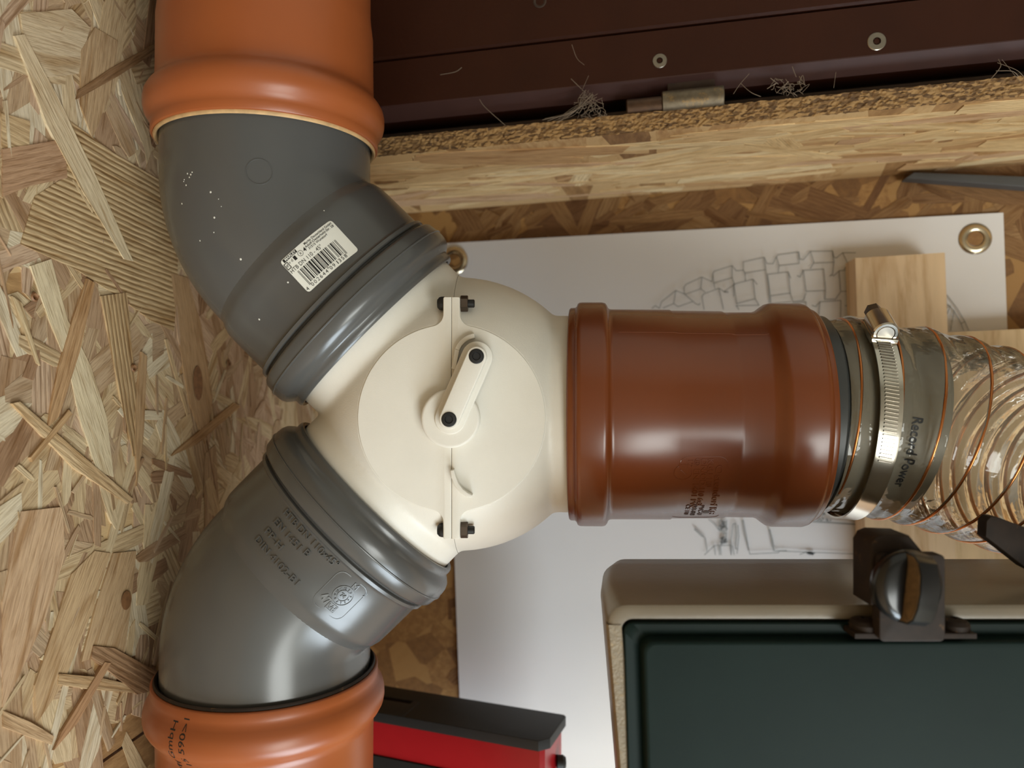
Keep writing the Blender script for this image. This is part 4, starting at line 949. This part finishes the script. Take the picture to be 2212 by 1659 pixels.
loft(MB(), [(door_out(XD + 6.0, YD - 5.2, 4), FD - 1), (door_out(XD + 6.6, YD - 5.6, 4), FD - 5.6), (door_out(XD + 7.2, YD - 6.2, 4), FD - 6.4), (door_out(XD + 8.2, YD - 7.2, 4), FD - 6.6)]).build('door_panel', 'saw_green', saw, smooth=40, label='dark green door panel')
# latch: foot plate, two bolts, upright, block and knob
yp = -(1372 - CY) / FPX * 292
x0, x1 = (1838 - CX) / FPX * 292, (2098 - CX) / FPX * 292
MB().box((x0, 288.5, yp - .2), (x1, 300, yp + 1.8), lambda a, b, c: C(a, c, b), .3).build('latch_plate', 'rust', saw, smooth=30)
for px in (1868, 2062):
    xx = (px - CX) / FPX * 294
    MB().lathe([(0, 5.6), (2.2, 5.6), (3.6, 4.6), (4.3, 2.6), (4.4, 1.4), (3.4, 1.2), (3.4, .01)], (xx, yp + 1.6, 294.5), (0, 1, 0), 24).build('latch_bolt', 'rust', saw, label='dusty rusty dome bolt')
xa, xb = (1893 - CX) / FPX * 287, (2034 - CX) / FPX * 287
MB().prism(roundrect(xa, yp, xb, -(1195 - CY) / FPX * 287, 2, 4), 290, 284.5, C, .5).build('latch_upright', 'rust', saw, smooth=30)
bx0, bx1 = (1884 - CX) / FPX * 287, (2020 - CX) / FPX * 287
blk = [(bx0, -86), (bx1, -86), (bx1, -72), (bx1 - 10, -57.4), (bx0 + 3, -57.4), (bx0 + 1, -58.4), (bx0, -60.5)]
blk = [(bx0, -84), (bx1 + 2, -84), (bx1 + 2, -71), (bx1 - 9, -57.6), (bx0 + 4.6, -57.2), (bx0 + 1.6, -58.4), (bx0, -61.4)]
MB().prism(blk, 303, 288, C, .9).build('latch_block', 'rust', saw, smooth=40)
kc = Vector((ond(1960, 1268, 280)[0], ond(1960, 1268, 280)[1], 284)); kax = Vector((.16, .02, -1)).normalized()
knob = MB().lathe([(-2, .01), (-2, 11.4), (0, 13.2), (3, 13.6), (5, 13.0), (6.4, 11.6), (6.9, 10.2), (7.0, .01)], kc, kax, 56).build('latch_knob', 'knob', saw, smooth=50, label='round black knob with grip rib')
ku = Vector((.13, .99, 0)); ku = (ku - kax * ku.dot(kax)).normalized(); kv = kax.cross(ku); kv = kv if kv.x > 0 else -kv
def kp(a, b, c): return CV(kc + kv * a + ku * b + kax * c)
ribp = [(-13.0, 4), (-12.6, 9.5), (-10.5, 12.6), (-6, 14.4), (0, 15.0), (6, 14.4), (10.5, 12.6), (12.6, 9.5), (13, 4)]
MB().prism([(b, c) for b, c in ribp], -3.4, 4.2, lambda b, c, a: kp(a, b, c), .5).build('grip_rib', 'knob', knob, smooth=30)
MB().prism(inset([(b, c) for b, c in ribp], .8), -3.1, -3.65, lambda b, c, a: kp(a, b, c), .1).build('rib_dust', 'knob_dust', knob, smooth=30, label='sawdust on the rib side')
# black strap reaching in from the right
ld = 325.0
lp = [ond(x, y, ld) for x, y in ((2129, 1160), (2131, 1126), (2140, 1116), (2152, 1116), (2215, 1139), (2420, 1215), (2420, 1330), (2215, 1227), (2150, 1176))]
MB().prism(lp[::-1], ld + 6, ld, C, .5).build('tension_strap', 'rust', saw, smooth=30, label='flat black steel strap')

# ------------------------------------------------------------------ red box with black lid
box = thing('tool_box', 'red box with black slotted lid at the bottom edge', 'box', C(-20, -300, 560))
YB = -238.0
A_ = Vector((ond(848, 1484, 597)[0], 597)); B_ = Vector((ond(1224, 1545, 546)[0], 546)); C_ = Vector((ond(1192, 1606, 503)[0], 503))
ux = (B_ - A_); Lx = ux.length; ux.normalize(); uz = Vector((-ux.y, ux.x)) * -1
if uz.y > 0: uz = -uz
Dz = 45.0; Lx2 = Lx + 40
def bxm(x, z, y): q = A_ - ux * 18 + ux * x + uz * z; return C(q.x, YB + y, q.y)
Lx2 = Lx + 18
ol = [(0, 0), (Lx2 - 2, 0), (Lx2, 2), (Lx2, Dz - 7), (Lx2 - 6, Dz), (0, Dz)]
lid = MB()
lid.prism([(0, 0), (Lx2 - 2, 0), (Lx2, 2), (Lx2, Dz - 7), (Lx2 - 6, Dz), (52, Dz), (52, 18), (0, 18)], -7, 0, bxm, .5)
lid.prism([(0, 23), (46, 23), (46, 18.2), (52, 18.2), (52, Dz), (0, Dz)], -7, 0, bxm, .5)
lid.build('lid', 'box_black', box, smooth=30, label='black lid with a slot')
MB().prism([(1, 3), (Lx2 - 3, 3), (Lx2 - 3, Dz - 5), (Lx2 - 6, Dz - 2.5), (1, Dz - 2.5)], -32, -3, bxm, .5).build('box_body', 'red', box, smooth=30, label='glossy red box body')
MB().prism([(0, 2), (Lx2 - 2, 2), (Lx2 - 2, Dz - 1.5), (0, Dz - 1.5)], -90, -32.5, bxm, .5).build('box_base', 'box_black', box, smooth=30, label='black lower part')
kk = bxm(Lx2 - 2, 16, -27); MB().lathe([(0, 5), (4, 5), (6, 3.5), (6.4, .01)], (0, 0, 0), (1, 0, 0), 20, conv=lambda p: kk + cdir(p) * .001).build('side_knob', 'box_black', box)

# ------------------------------------------------------------------ cobwebs along the door gap
wr = random.Random(11)
def web(name, label, strands, k=JF - 1.0, r=.16):
    mb = MB()
    for pts in strands:
        P = [onk(x, y, k + wr.uniform(-3, 3)) for x, y in pts]
        P3 = spline([(p_[0], k + wr.uniform(-2, 2), p_[1]) for p_ in P], 5) if len(P) > 2 else [Vector((p_[0], k, p_[1])) for p_ in P]
        mb.tube(P3, r * wr.uniform(.6, 1.3), 4, conv=lambda q: F(q[0], q[1], q[2]))
    tag(mb.build(name, 'web', smooth=0), label, 'cobweb', 'cobwebs along the door gap'); return mb
fun = []
for i in range(34):
    x = 1252 + wr.uniform(0, 50); y = 192 + wr.uniform(0, 48)
    fun.append([(x, y), (x + wr.uniform(-14, 14), y + wr.uniform(4, 18)), (x + wr.uniform(-20, 10), y + wr.uniform(10, 28))])
for i in range(10): fun.append([(1262 + wr.uniform(-6, 30), 195 + wr.uniform(0, 20)), (1240 + wr.uniform(-8, 8), 240 + wr.uniform(-5, 5)), (1170 + wr.uniform(0, 40), 262 + wr.uniform(-6, 4))])
for p_ in ([(1234, 172), (1256, 192)], [(1272, 166), (1258, 195)], [(1236, 100), (1246, 125), (1262, 140)]): fun.append(p_)
web('cobweb', 'dense dusty funnel cobweb left of the hinge', fun)
nest = []
for i in range(36):
    x = 1665 + wr.uniform(0, 70); y = 172 + wr.uniform(0, 28); nest.append([(x, y), (x + wr.uniform(-16, 16), y + wr.uniform(-12, 12)), (x + wr.uniform(-18, 18), y + wr.uniform(-6, 16))])
nest += [[(1620, 155), (1600, 178), (1585, 200)], [(1600, 178), (1622, 196), (1645, 205)], [(1803, 160), (1801, 190)], [(1712, 142), (1718, 170)]]
web('cobweb', 'tangled cobweb nest right of the hinge', nest)
web('cobweb', 'thin cobweb threads hanging at the far right of the gap', [[(2160, 125), (2155, 150), (2140, 172)], [(2160, 130), (2190, 155), (2212, 165)], [(2155, 150), (2180, 160), (2200, 170)], [(2165, 128), (2210, 175)]])
web('cobweb', 'single dusty thread crossing the dark gap beside the orange pipe', [[(1036, 215), (1050, 235), (1090, 268)]])
web('cobweb', 'short curled thread on the door face above the gap', [[(950, 160), (985, 158), (1000, 150)]], DF - 1.2)
